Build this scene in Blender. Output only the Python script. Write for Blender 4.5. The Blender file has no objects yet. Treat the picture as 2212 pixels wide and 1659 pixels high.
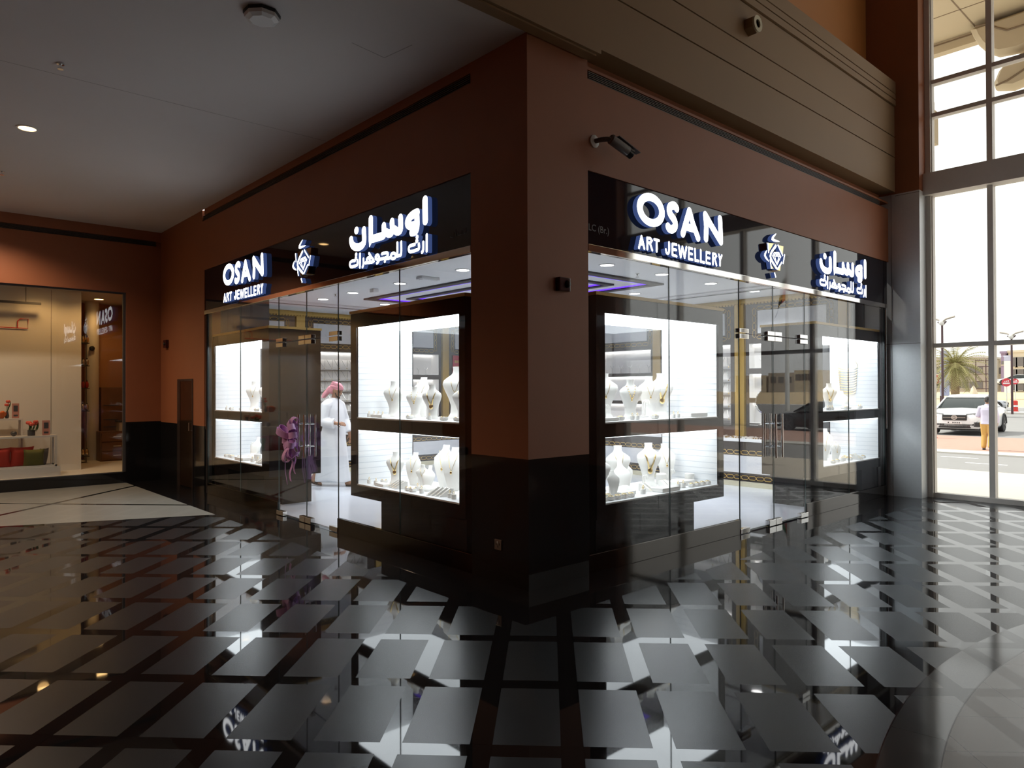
import bpy, bmesh, math, random
from mathutils import Vector, Matrix, Euler
random.seed(7)
SC = bpy.context.scene
COL = SC.collection
PI = math.pi

# ------------------------------------------------------------------ camera
cam_data = bpy.data.cameras.new('camera')
cam_data.sensor_width = 36.0
cam_data.lens = 36.0 * 1530.7 / 2212.0
cam_data.clip_end = 1000
cam = bpy.data.objects.new('camera', cam_data)
COL.objects.link(cam)
_yaw, _pitch, _roll = 0.7343, 0.0083, -0.0034
_F0 = Vector((math.sin(_yaw), math.cos(_yaw), 0)); _R = Vector((_F0.y, -_F0.x, 0)); _Z = Vector((0, 0, 1))
_F = _F0 * math.cos(_pitch) + _Z * math.sin(_pitch); _U = _R.cross(_F)
_R2 = _R * math.cos(_roll) + _U * math.sin(_roll); _U2 = -_R * math.sin(_roll) + _U * math.cos(_roll)
_M = Matrix((_R2, _U2, -_F)).transposed().to_4x4()
_M.translation = Vector((-3.8697, -4.0958, 1.6))
cam.matrix_world = _M
SC.camera = cam

# ------------------------------------------------------------------ world, sun, exposure
world = bpy.data.worlds.new('sky'); SC.world = world
world.use_nodes = True
_bg = world.node_tree.nodes['Background']
_bg.inputs['Color'].default_value = (1.0, 0.985, 0.955, 1)
_bg.inputs['Strength'].default_value = 1.7
sun_d = bpy.data.lights.new('sun', 'SUN'); sun_d.energy = 4.6; sun_d.angle = 0.01; sun_d.color = (1, .95, .86)
sun = bpy.data.objects.new('sun', sun_d); COL.objects.link(sun)
sun.rotation_euler = Vector((0.05, -0.60, -0.80)).to_track_quat('-Z', 'Y').to_euler()
sun.location = (20, 10, 20)
SC.view_settings.view_transform = 'Standard'
SC.view_settings.look = 'None'
SC.view_settings.exposure = 0.0
SC.view_settings.gamma = 1.0
SC.view_settings.use_curve_mapping = False
SC.cycles.use_denoising = True
SC.cycles.max_bounces = 8
SC.cycles.diffuse_bounces = 4
SC.cycles.glossy_bounces = 5
SC.cycles.transparent_max_bounces = 24
SC.cycles.sample_clamp_indirect = 4.0
SC.cycles.caustics_reflective = False
SC.cycles.caustics_refractive = False

# ------------------------------------------------------------------ materials
class NT:
    """tiny helper for node materials"""
    def __init__(s, name):
        s.m = bpy.data.materials.new(name); s.m.use_nodes = True
        s.t = s.m.node_tree; s.b = s.t.nodes['Principled BSDF']; s.out = s.t.nodes['Material Output']
    def n(s, typ, **kw):
        nd = s.t.nodes.new(typ)
        for k, v in kw.items(): setattr(nd, k, v)
        return nd
    def l(s, a, b): s.t.links.new(a, b)
    def _in(s, sock, v):
        if hasattr(v, 'is_output'): s.l(v, sock)
        else: sock.default_value = v
    def M(s, op, a, b=None, c=None):
        nd = s.n('ShaderNodeMath', operation=op)
        s._in(nd.inputs[0], a)
        if b is not None: s._in(nd.inputs[1], b)
        if c is not None: s._in(nd.inputs[2], c)
        return nd.outputs[0]
    def mix(s, f, a, b):
        nd = s.n('ShaderNodeMix', data_type='RGBA')
        s._in(nd.inputs[0], f); s._in(nd.inputs[6], a); s._in(nd.inputs[7], b)
        return nd.outputs[2]
    def mixf(s, f, a, b):
        nd = s.n('ShaderNodeMix', data_type='FLOAT')
        s._in(nd.inputs[0], f); s._in(nd.inputs[2], a); s._in(nd.inputs[3], b)
        return nd.outputs[0]
    def noise(s, scale, detail=3, vec=None):
        nd = s.n('ShaderNodeTexNoise'); nd.inputs['Scale'].default_value = scale; nd.inputs['Detail'].default_value = detail
        if vec is None:
            g = s.n('ShaderNodeTexCoord'); vec = g.outputs['Object']
        s.l(vec, nd.inputs['Vector'])
        return nd.outputs['Fac']

def c4(c): return (c[0], c[1], c[2], 1.0)
def mat(name, col, rough=.5, metal=0.0, spec=.5, vary=0.0, vscale=8.0, bump=0.0, bscale=60.0, emit=None, estr=0.0, aniso=0):
    k = NT(name); b = k.b
    b.inputs['Roughness'].default_value = rough
    b.inputs['Metallic'].default_value = metal
    b.inputs['Specular IOR Level'].default_value = spec
    if vary > 0:
        f = k.noise(vscale)
        lo = c4([x * (1 - vary) for x in col]); hi = c4([min(1, x * (1 + vary)) for x in col])
        k.l(k.mix(f, lo, hi), b.inputs['Base Color'])
    else:
        b.inputs['Base Color'].default_value = c4(col)
    if bump > 0:
        bn = k.n('ShaderNodeBump'); bn.inputs['Strength'].default_value = bump; bn.inputs['Distance'].default_value = .01
        k.l(k.noise(bscale), bn.inputs['Height']); k.l(bn.outputs[0], b.inputs['Normal'])
    if emit:
        b.inputs['Emission Color'].default_value = c4(emit); b.inputs['Emission Strength'].default_value = estr
    return k.m

def emis(name, col, strength):
    k = NT(name); k.t.nodes.remove(k.b)
    e = k.n('ShaderNodeEmission'); e.inputs[0].default_value = c4(col); e.inputs[1].default_value = strength
    k.l(e.outputs[0], k.out.inputs[0])
    return k.m

def glass(name, tint=(1, 1, 1), f0=.042):
    """clear architectural pane: transparent with a Schlick reflection"""
    k = NT(name); k.t.nodes.remove(k.b)
    g = k.n('ShaderNodeNewGeometry')
    d = k.n('ShaderNodeVectorMath', operation='DOT_PRODUCT')
    k.l(g.outputs['Normal'], d.inputs[0]); k.l(g.outputs['Incoming'], d.inputs[1])
    c = k.M('ABSOLUTE', d.outputs['Value'])
    p = k.M('POWER', k.M('SUBTRACT', 1.0, c), 5.0)
    f = k.M('MULTIPLY_ADD', p, 1 - f0, f0)
    t = k.n('ShaderNodeBsdfTransparent'); t.inputs[0].default_value = c4(tint)
    gl = k.n('ShaderNodeBsdfGlossy'); gl.inputs['Roughness'].default_value = 0.0
    mx = k.n('ShaderNodeMixShader'); k.l(f, mx.inputs[0]); k.l(t.outputs[0], mx.inputs[1]); k.l(gl.outputs[0], mx.inputs[2])
    k.l(mx.outputs[0], k.out.inputs[0])
    return k.m

MT = {}
MT['orange'] = mat('orange_paint', (.30, .105, .044), .55, vary=.06, vscale=3, bump=.05, bscale=120)
MT['orange_upper'] = mat('orange_paint_upper', (.50, .20, .05), .55, vary=.05, vscale=3)
MT['band'] = mat('beige_plaster', (.28, .175, .088), .6, vary=.05, vscale=2, bump=.05, bscale=90)
MT['groove'] = mat('groove_brown', (.16, .07, .045), .7)
MT['ceiling'] = mat('white_ceiling_paint', (.66, .63, .62), .7, vary=.03, vscale=1.5)
MT['granite'] = mat('black_granite', (.010, .010, .011), .07, vary=.6, vscale=180)
MT['plinth_black'] = mat('black_skirting', (.008, .008, .008), .25)
MT['metal_panel'] = mat('brushed_alu_panel', (.70, .73, .75), .42, metal=.3, vary=.05, vscale=30)
MT['alu'] = mat('window_aluminium', (.74, .70, .65), .5, metal=.0, vary=.04, vscale=20)
MT['chrome'] = mat('polished_steel', (.78, .77, .75), .05, metal=1.0)
MT['steel_kick'] = mat('polished_kick_plate', (.13, .12, .11), .06, metal=1.0)
MT['glass'] = glass('clear_glass')
MT['glass_edge'] = mat('glass_edge', (.06, .085, .08), .2)
MT['outer_glass'] = glass('window_glass', (.97, .985, .98))
MT['board'] = mat('black_sign_board', (.014, .014, .022), .035, spec=.6)
MT['lacquer'] = mat('black_brown_lacquer', (.012, .009, .009), .09, spec=.22)
MT['case_white'] = mat('white_case_lining', (.86, .87, .88), .5)
MT['slat_line'] = mat('grey_slat_groove', (.64, .67, .71), .6)
MT['case_light_hi'] = emis('case_light_upper', (.88, .96, 1.0), 7.5)
MT['case_light_lo'] = emis('case_light_lower', (.88, .96, 1.0), 3.6)
MT['gold_paint'] = mat('gold_paint', (.46, .30, .075), .38, metal=.25, vary=.08, vscale=20)
MT['gold'] = mat('gold_jewellery', (.86, .66, .32), .25, metal=1.0)
MT['silver'] = mat('silver_jewellery', (.62, .61, .60), .25, metal=1.0)
MT['leather'] = mat('white_leatherette', (.84, .82, .78), .5, bump=.04, bscale=200)
MT['letter'] = emis('letter_face', (.96, .98, 1.0), 4.2)
MT['letter_side'] = emis('letter_side', (.22, .36, 1.0), .20)
MT['emblem_gold'] = mat('emblem_mirror_gold', (.80, .66, .36), .04, metal=1.0)
MT['faint'] = mat('faint_print', (.10, .09, .085), .4)
MT['shop_ceiling'] = mat('shop_ceiling_white', (.80, .80, .80), .7)
MT['shop_floor'] = mat('shop_floor_tile', (.62, .66, .72), .14, vary=.03, vscale=2)
MT['black_matte'] = mat('black_matte', (.012, .012, .013), .45)
MT['purple_led'] = emis('purple_led', (.16, .05, 1.0), 1.6)
MT['lamp'] = emis('downlight_lens', (1.0, .99, .97), 14.0)
MT['lamp_warm'] = emis('warm_downlight_lens', (1.0, .60, .24), 10.0)
MT['white_plastic'] = mat('white_plastic', (.72, .72, .72), .4)
MT['stone'] = mat('white_textured_stone', (.66, .68, .71), .6, vary=.08, vscale=9, bump=.35, bscale=25)
MT['brown_panel'] = mat('dark_brown_panel', (.035, .026, .024), .2)
MT['cream'] = mat('cream_skirting', (.60, .56, .40), .4)
MT['niche'] = mat('niche_lining', (.86, .85, .83), .5)
MT['niche_light'] = emis('niche_light', (1, .985, .95), 4.5)
MT['red_poster'] = mat('red_poster', (.42, .02, .05), .4)
MT['mirror'] = mat('mirror', (.80, .83, .86), .02, metal=1.0)
MT['cam_grey'] = mat('camera_grey', (.16, .14, .135), .4)
MT['black_plastic'] = mat('black_plastic', (.012, .012, .013), .3)
MT['red_clear'] = mat('dark_red_plastic', (.05, .012, .015), .15)
MT['sock'] = mat('steel_socket', (.30, .25, .20), .3, metal=.8)
MT['slot_dark'] = mat('slot_dark', (.020, .018, .016), .6)
MT['slot_bar'] = mat('slot_bar', (.10, .085, .07), .5)

# ------------------------------------------------------------------ mesh helpers
def ident(p): return p
def right_T(p): return (p[0], p[1], p[2])          # facade beside the windows: s -> x, depth -> y
def left_T(p): return (p[1], p[0], p[2])           # facade on the corridor: s -> y, depth -> x
def left_sign_T(p): return (p[1], 7.815 - p[0], p[2])

class MB:
    def __init__(s, T=ident):
        s.bm = bmesh.new(); s.T = T; s.mi = 0
    def v(s, p): return s.bm.verts.new(s.T(p))
    def f(s, vs, mi=None):
        try:
            fc = s.bm.faces.new(vs); fc.material_index = s.mi if mi is None else mi
            return fc
        except ValueError:
            return None
    def hexa(s, P, mi=None):
        v = [s.v(p) for p in P]
        for q in ((0, 3, 2, 1), (4, 5, 6, 7), (0, 1, 5, 4), (1, 2, 6, 5), (2, 3, 7, 6), (3, 0, 4, 7)):
            s.f([v[i] for i in q], mi)
        return s
    def box(s, a, b, mi=None):
        x0, y0, z0 = a; x1, y1, z1 = b
        return s.hexa([(x0, y0, z0), (x1, y0, z0), (x1, y1, z0), (x0, y1, z0), (x0, y0, z1), (x1, y0, z1), (x1, y1, z1), (x0, y1, z1)], mi)
    def obox(s, c, size, R=None, mi=None):
        hx, hy, hz = size[0] / 2, size[1] / 2, size[2] / 2
        P = [(-hx, -hy, -hz), (hx, -hy, -hz), (hx, hy, -hz), (-hx, hy, -hz), (-hx, -hy, hz), (hx, -hy, hz), (hx, hy, hz), (-hx, hy, hz)]
        R = R or Matrix.Identity(3)
        return s.hexa([tuple(R @ Vector(p) + Vector(c)) for p in P], mi)
    def bbox(s, a, b, bev=.01, mi=None):
        """box with chamfered edges"""
        t = bmesh.new(); r = bmesh.ops.create_cube(t, size=1.0)
        for w in t.verts:
            w.co = Vector(((a[0] + b[0]) / 2 + w.co.x * (b[0] - a[0]), (a[1] + b[1]) / 2 + w.co.y * (b[1] - a[1]), (a[2] + b[2]) / 2 + w.co.z * (b[2] - a[2])))
        bmesh.ops.bevel(t, geom=list(t.edges), offset=bev, segments=2, affect='EDGES', profile=.6)
        return s.add(t, mi)
    def add(s, t, mi=None, M=None):
        mp = {}
        for w in t.verts:
            co = M @ w.co if M else w.co
            mp[w.index if False else w] = s.v(tuple(co))
        for fc in t.faces: s.f([mp[w] for w in fc.verts], mi)
        t.free()
        return s
    def prism(s, pts, off, mi=None):
        """closed polygon pts (3D) pushed along off"""
        a = [s.v(p) for p in pts]; b = [s.v((p[0] + off[0], p[1] + off[1], p[2] + off[2])) for p in pts]
        n = len(pts)
        s.f(a[::-1], mi); s.f(b, mi)
        for i in range(n): s.f([a[i], a[(i + 1) % n], b[(i + 1) % n], b[i]], mi)
        return s
    def loft(s, rings, closed=True, caps=True, mi=None):
        R = [[s.v(p) for p in r] for r in rings]; n = len(R[0])
        for i in range(len(R) - 1):
            for j in range(n if closed else n - 1):
                k = (j + 1) % n
                s.f([R[i][j], R[i][k], R[i + 1][k], R[i + 1][j]], mi)
        if caps and closed:
            s.f(R[0][::-1], mi); s.f(R[-1], mi)
        return s
    def tube(s, pts, r, n=8, closed=False, mi=None, flat=1.0):
        P = [Vector(p) for p in pts]; m = len(P); rings = []
        up = None
        for i in range(m):
            if closed: d = (P[(i + 1) % m] - P[i - 1])
            else: d = P[min(i + 1, m - 1)] - P[max(i - 1, 0)]
            if d.length < 1e-9: d = Vector((0, 0, 1))
            d.normalize()
            if up is None:
                up = Vector((0, 0, 1)) if abs(d.z) < .9 else Vector((1, 0, 0))
            a = d.cross(up)
            if a.length < 1e-6: a = d.orthogonal()
            a.normalize(); b = a.cross(d).normalized(); up = b
            rr = r[i] if isinstance(r, (list, tuple)) else r
            rings.append([tuple(P[i] + a * (math.cos(2 * PI * k / n) * rr) + b * (math.sin(2 * PI * k / n) * rr * flat)) for k in range(n)])
        if closed: rings.append(rings[0])
        if closed:
            R = [[s.v(p) for p in q] for q in rings[:-1]]
            for i in range(m):
                for k in range(n):
                    s.f([R[i][k], R[i][(k + 1) % n], R[(i + 1) % m][(k + 1) % n], R[(i + 1) % m][k]], mi)
            return s
        return s.loft(rings, mi=mi)
    def lathe(s, prof, c=(0, 0, 0), n=20, mi=None, axis='z', caps=True):
        rings = []
        for r, h in prof:
            ring = []
            for k in range(n):
                a = 2 * PI * k / n
                if axis == 'z': p = (c[0] + r * math.cos(a), c[1] + r * math.sin(a), c[2] + h)
                elif axis == 'y': p = (c[0] + r * math.cos(a), c[1] + h, c[2] + r * math.sin(a))
                else: p = (c[0] + h, c[1] + r * math.cos(a), c[2] + r * math.sin(a))
                ring.append(p)
            rings.append(ring)
        return s.loft(rings, mi=mi, caps=caps)
    def ball(s, c, r, n=12, m=8, mi=None):
        if not isinstance(r, (tuple, list)): r = (r, r, r)
        t = bmesh.new(); bmesh.ops.create_uvsphere(t, u_segments=n, v_segments=m, radius=1.0)
        return s.add(t, mi, Matrix.Translation(c) @ Matrix.Diagonal((r[0], r[1], r[2], 1)))
    def build(s, name, mats, parent=None, smooth=False, origin=None):
        """link as ONE mesh object; children are stored relative to their thing's base"""
        bm = s.bm
        bmesh.ops.recalc_face_normals(bm, faces=bm.faces)
        root = parent
        while root is not None and root.parent is not None: root = root.parent
        if root is not None: o0 = Vector(root.location)
        elif origin is not None: o0 = Vector(origin)
        else:
            xs = [w.co for w in bm.verts]
            lo = Vector((min(c.x for c in xs), min(c.y for c in xs), min(c.z for c in xs)))
            hi = Vector((max(c.x for c in xs), max(c.y for c in xs), max(c.z for c in xs)))
            o0 = Vector(((lo.x + hi.x) / 2, (lo.y + hi.y) / 2, lo.z))
        for w in bm.verts: w.co -= o0
        me = bpy.data.meshes.new(name); bm.to_mesh(me); bm.free()
        if not isinstance(mats, (list, tuple)): mats = [mats]
        for m_ in mats: me.materials.append(MT[m_] if isinstance(m_, str) else m_)
        if smooth:
            for p in me.polygons: p.use_smooth = True
            me.set_sharp_from_angle(angle=math.radians(smooth if smooth is not True else 40))
        o = bpy.data.objects.new(name, me); COL.objects.link(o)
        if parent is not None: o.parent = parent
        else: o.location = o0
        return o

def tag(o, label=None, cat=None, group=None, kind=None):
    if label: o['label'] = label
    if cat: o['category'] = cat
    if group: o['group'] = group
    if kind: o['kind'] = kind
    return o
def struct(o): o['kind'] = 'structure'; return o
def thing(name, label, cat, loc=(0, 0, 0), group=None):
    o = bpy.data.objects.new(name, None); o.empty_display_size = .1; COL.objects.link(o); o.location = loc
    return tag(o, label, cat, group)
def dup(root, loc, rotz=None, label=None, group=None, scale=None):
    r = root.copy(); COL.objects.link(r); r.location = loc
    if rotz is not None: r.rotation_euler = (root.rotation_euler[0], root.rotation_euler[1], rotz)
    if scale: r.scale = (scale, scale, scale)
    if label: r['label'] = label
    if group: r['group'] = group
    for ch in list(root.children):
        c = ch.copy(); COL.objects.link(c); c.parent = r
        for g in ch.children:
            d = g.copy(); COL.objects.link(d); d.parent = c
    return r
def lamp(name, kind, loc, energy, col=(1, 1, 1), size=.08, spot=None, direction=(0, 0, -1)):
    d = bpy.data.lights.new(name, kind); d.energy = energy; d.color = col
    if kind == 'SPOT':
        d.spot_size = spot or 2.2; d.spot_blend = .6; d.shadow_soft_size = size
    elif kind == 'POINT': d.shadow_soft_size = size
    elif kind == 'AREA': d.size = size
    o = bpy.data.objects.new(name, d); COL.objects.link(o); o.location = loc
    o.rotation_euler = Vector(direction).to_track_quat('-Z', 'Y').to_euler()
    return o

# ------------------------------------------------------------------ floor material
def floor_material():
    k = NT('polished_floor'); b = k.b
    g = k.n('ShaderNodeNewGeometry'); sx = k.n('ShaderNodeSeparateXYZ'); k.l(g.outputs['Position'], sx.inputs[0])
    X, Y = sx.outputs[0], sx.outputs[1]
    q = 1 / math.sqrt(2)
    u = k.M('MULTIPLY', k.M('ADD', X, Y), q); w = k.M('MULTIPLY', k.M('SUBTRACT', X, Y), q)
    def band(val, off, period, width):
        t = k.M('SUBTRACT', val, off)
        t = k.M('SUBTRACT', t, k.M('MULTIPLY', k.M('FLOOR', k.M('DIVIDE', t, period)), period))
        m = k.M('LESS_THAN', t, width)
        # hairline joints on both sides of the band
        j1 = k.M('LESS_THAN', k.M('ABSOLUTE', k.M('SUBTRACT', t, width)), .003)
        j2 = k.M('LESS_THAN', t, .003)
        return m, k.M('MAXIMUM', j1, j2)
    r, jr = band(u, -.402, .711, .102); c, jc = band(w, .21, .4105, .102)
    dark = k.M('MAXIMUM', r, c); joint = k.M('MAXIMUM', jr, jc)
    border = k.M('MULTIPLY', k.M('GREATER_THAN', X, -.57), k.M('GREATER_THAN', Y, -.57))
    # slab joints in the border
    def jl(val, period):
        t = k.M('FRACT', k.M('DIVIDE', k.M('ADD', val, 50.0), period))
        return k.M('LESS_THAN', t, .004 / period)
    bj = k.M('MULTIPLY', border, k.M('MAXIMUM', jl(X, 1.2), jl(Y, 1.2)))
    # pale zone at the far end of the corridor
    pale = k.M('MULTIPLY', k.M('GREATER_THAN', k.M('ADD', k.M('MULTIPLY', X, .398), k.M('MULTIPLY', Y, .917)), 4.634), k.M('LESS_THAN', X, -.57))
    def line(a, d, c0, hw):
        return k.M('LESS_THAN', k.M('ABSOLUTE', k.M('SUBTRACT', k.M('ADD', k.M('MULTIPLY', X, a), k.M('MULTIPLY', Y, d)), c0)), hw)
    l1 = line(.7176, .6964, 4.005, .035); l2 = line(-.680, .733, 7.05, .04)
    pl = k.M('MULTIPLY', pale, k.M('MAXIMUM', l1, l2))
    # round medallion
    dx = k.M('SUBTRACT', X, .70); dy = k.M('SUBTRACT', Y, -8.2)
    rad = k.M('SQRT', k.M('ADD', k.M('MULTIPLY', dx, dx), k.M('MULTIPLY', dy, dy)))
    ring = k.M('LESS_THAN', rad, 5.50); inner = k.M('LESS_THAN', rad, 5.27)
    cj = k.M('MAXIMUM', k.M('LESS_THAN', k.M('ABSOLUTE', k.M('SUBTRACT', rad, 5.50)), .006), k.M('LESS_THAN', k.M('ABSOLUTE', k.M('SUBTRACT', rad, 5.27)), .006))
    ang = k.M('ARCTAN2', dy, dx)
    rj = k.M('LESS_THAN', k.M('FRACT', k.M('MULTIPLY', k.M('ADD', ang, 10.0), 12.0)), .01)
    ij = k.M('MAXIMUM', jl(u, .34), jl(w, .52))
    n1 = k.noise(1.3, 4, g.outputs['Position']); n2 = k.noise(70, 2, g.outputs['Position'])
    tile = k.mix(n1, (.017, .021, .025, 1), (.024, .028, .032, 1))
    blk = k.mix(n2, (.006, .006, .007, 1), (.013, .013, .014, 1))
    col = k.mix(dark, tile, blk)
    col = k.mix(joint, col, (.004, .004, .004, 1))
    col = k.mix(pale, col, (.26, .27, .25, 1)); col = k.mix(pl, col, blk)
    col = k.mix(border, col, blk); col = k.mix(bj, col, (.03, .03, .03, 1))
    rings = k.mix(rj, (.055, .060, .062, 1), (.008, .008, .008, 1))
    col = k.mix(ring, col, rings)
    beige = k.mix(n1, (.20, .185, .165, 1), (.235, .22, .195, 1))
    col = k.mix(inner, col, k.mix(ij, beige, (.04, .035, .03, 1)))
    col = k.mix(cj, col, (.02, .008, .008, 1))
    k.l(col, b.inputs['Base Color'])
    smooth = k.M('MAXIMUM', k.M('MAXIMUM', dark, border), 0.0)
    ro = k.mixf(smooth, .26, .03)
    ro = k.mixf(pale, ro, k.mixf(pl, .22, .05)); ro = k.mixf(ring, ro, .10); ro = k.mixf(inner, ro, .25)
    k.l(ro, b.inputs['Roughness'])
    k.l(k.mixf(smooth, k.mixf(k.M('MAXIMUM', ring, pale), .22, .40), .24), b.inputs['Specular IOR Level'])
    return k.m
MT['floor'] = floor_material()

# ------------------------------------------------------------------ mall shell
m = MB(); m.box((-7.0, -9.0, -.2), (7.95, 9.7, 0)); struct(m.build('floor', 'floor'))
m = MB(); m.box((.10, .10, -.01), (7.4, 9.4, .003)); struct(m.build('floor_shop', 'shop_floor'))

# corner column: painted shaft over a black granite wainscot
m = MB(); m.box((0, 0, 1.045), (.72, .72, 4.49))
struct(m.build('column_corner', 'orange'))
m = MB(); m.box((0, 0, .13), (.72, .72, 1.045)); m.box((.003, .003, 0), (.717, .717, .13), 1)
struct(m.build('trim_1', ['granite', 'plinth_black']))

# wall over the facade beside the windows, with its recessed air slot
m = MB(); m.box((.72, 0, 3.50), (7.45, .25, 4.295)); m.box((.72, .0, 4.375), (7.45, .25, 4.40)); m.box((.72, .13, 4.295), (7.45, .25, 4.53))
struct(m.build('wall_south', 'orange'))
# wall over the facade on the corridor, and the plain wall beyond the shop
m = MB(); m.box((0, .72, 3.50), (.25, 7.40, 4.28)); m.box((0, .72, 4.37), (.25, 7.40, 4.46)); m.box((.06, .72, 4.28), (.25, 7.4, 4.37))
m.box((0, 7.40, 1.045), (.25, 9.65, 4.28)); m.box((0, 7.50, 4.28), (.25, 9.65, 4.46)); m.box((.06, 7.40, 4.28), (.25, 7.5, 4.46))
struct(m.build('wall_west', 'orange'))
m = MB(); m.box((0, 7.40, 0), (.25, 9.65, 1.045)); struct(m.build('trim_2', 'granite'))
# end wall of the corridor with the neighbouring store's window opening
m = MB(); m.box((-.57, 9.65, 1.06), (.25, 9.85, 4.20)); m.box((-7.0, 9.65, 3.33), (-.57, 9.85, 4.20)); m.box((-7.0, 9.65, 4.29), (.25, 9.85, 4.46)); m.box((-7.0, 9.71, 4.20), (.25, 9.85, 4.29))
struct(m.build('wall_north', 'orange'))
m = MB(); m.box((-.57, 9.65, 0), (0, 9.85, 1.06)); m.box((-7.0, 9.65, 0), (-.57, 9.85, .18))
struct(m.build('trim_3', 'granite'))

# corridor ceiling with board joints, balcony front, upper wall
m = MB(); m.box((-7.0, -.06, 4.46), (.0, 9.65, 4.53))
for (a, b_) in (((-3.06, 3.38), (-.02, 3.34)), ((-.95, 1.09), (-.61, 1.14)), ((-.61, 1.14), (-.56, .79))):
    A = Vector((a[0], a[1], 4.4595)); B = Vector((b_[0], b_[1], 4.4595)); D = (B - A).normalized(); S = D.cross(_Z) * .004
    m.hexa([tuple(A - S), tuple(B - S), tuple(B + S), tuple(A + S), tuple(A - S + _Z * .003), tuple(B - S + _Z * .003), tuple(B + S + _Z * .003), tuple(A + S + _Z * .003)], 1)
MT['ceil_joint'] = mat('ceiling_joint', (.36, .34, .33), .8)
struct(m.build('ceiling', ['ceiling', 'ceil_joint']))
m = MB()
ZB = [4.53, 5.04, 5.055, 5.345, 5.36, 5.80, 5.815, 5.895, 5.91, 5.985, 6.0, 6.17]
for i in range(len(ZB) - 1):
    if i % 2 == 0: m.box((-7.0, -.10 - (.02 if i >= 6 else 0), ZB[i]), (7.45, .30, ZB[i + 1]))
    else: m.box((-7.0, -.075, ZB[i]), (7.45, .30, ZB[i + 1]), 1)
struct(m.build('trim_4', ['band', 'groove']))
m = MB(); m.box((-7.0, -.15, 4.455), (.73, -.02, 4.53)); m.box((-7.0, -.12, 4.44), (.70, -.02, 4.455)); struct(m.build('trim_5', 'band'))
m = MB(); m.box((-7.0, .30, 6.0), (7.8, .5, 9.0)); struct(m.build('wall_upper', 'orange_upper'))

# linear air slots
def air_slot(name, T, s0, s1, z0, z1, label):
    t = thing(name, label, 'air vent', T((s0 + s1) / 2 and ((s0 + s1) / 2, .05, z0)))
    m = MB(T); m.box((s0, .035, z0), (s1, .055, z1)); m.build('slot_back', 'slot_dark', t)
    n = 5
    m = MB(T)
    for i in range(n):
        z = z0 + (z1 - z0) * (i + .5) / n
        m.box((s0, .006, z - .004), (s1, .034, z + .002))
    m.build('louvre', 'slot_bar', t)
    m = MB(T)
    m.box((s0 - .015, .0, z0), (s0, .055, z1)); m.box((s1, .0, z0), (s1 + .015, .055, z1))
    m.bm.free()
air_slot('air_slot', right_T, .74, 7.15, 4.297, 4.373, 'long dark air slot under the beige balcony front')
air_slot('air_slot', left_T, .74, 7.48, 4.282, 4.368, 'long dark air slot above the corridor sign board with Arabic nearest the column')
def end_T(p): return (-p[0], 9.65 + p[1], p[2])
air_slot('air_slot', end_T, .08, 6.0, 4.203, 4.287, 'dark air slot above the homeware store window')

# metal clad pier and window wall
m = MB(); m.box((7.45, -.43, 0), (7.80, .35, 4.50)); m.box((7.45, -.43, 4.50), (7.80, .5, 9.0), 1)  # upper part painted orange to stand for orange reflected in the metal
for z in (2.26,): m.box((7.4485, -.431, z), (7.451, .05, z + .006), 2)
m.box((7.4485, -.045, .0), (7.451, -.040, 4.5), 2); m.box((7.4485, -.431, 4.47), (7.452, -.1, 4.476), 2)
struct(m.build('column_pier', ['metal_panel', 'orange', 'slot_bar']))
MY = [-.44, -1.24, -2.55, -3.86, -5.17]
m = MB()
m.box((7.70, -.50, 0), (7.86, -.43, 9.0)); m.box((7.735, -.515, 0), (7.84, -.50, 9.0))
for y in MY[1:]: m.box((7.72, y - .035, 0), (7.86, y + .035, 9.0))
for z0, z1, d in ((0, .07, .05), (2.20, 2.262, .03), (5.60, 5.66, .03), (6.09, 6.15, .03), (7.6, 7.66, .03)):
    m.box((7.74 - d * .5, -5.17, z0), (7.85, -.43, z1))
m.box((7.60, -5.2, 4.44), (7.86, -.43, 4.76))
w1 = struct(m.build('window_1', 'alu'))
m = MB()
for i in range(4):
    for z0, z1 in ((.07, 2.20), (2.262, 4.44), (4.76, 5.60), (5.66, 6.09), (6.15, 7.6), (7.66, 9.0)):
        m.box((7.80, MY[i + 1] + .035, z0), (7.812, MY[i] - (.06 if i == 0 else .035), z1))
p = m.build('window_pane', 'outer_glass', w1)
m = MB(); m.box((7.45, -9.0, 0), (7.85, -5.2, 9.0)); struct(m.build('wall_east', 'orange'))
m = MB(); m.box((-7.2, -9.2, 0), (4.2, -9.0, 9.0)); m.box((4.2, -9.2, 5.0), (7.9, -9.0, 9.0)); struct(m.build('wall_back', 'orange'))
m = MB()
for x in (4.2, 5.5, 6.8): m.box((x, -9.16, 0), (x + .07, -9.02, 5.0))
for z0, z1 in ((0, .07), (2.20, 2.262), (4.70, 5.0)): m.box((4.2, -9.14, z0), (7.45, -9.04, z1))
w3 = struct(m.build('window_unseen', 'alu'))  # unseen window added to brighten the pier and window frames
m = MB(); m.box((4.2, -9.10, 0), (7.45, -9.088, 5.0)); m.build('window_pane', 'outer_glass', w3)
m = MB(); m.box((-30, -60, -.5), (7.86, -9.2, -.02)); struct(m.build('ground_back', 'ceiling'))
m = MB(); m.box((-7.2, -9.0, 0), (-7.0, 13.2, 9.0)); struct(m.build('wall_corridor', 'orange'))
m = MB(); m.box((-7.2, -9.2, 9.0), (8.0, .6, 9.2)); struct(m.build('ceiling_atrium', 'ceiling'))

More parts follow.
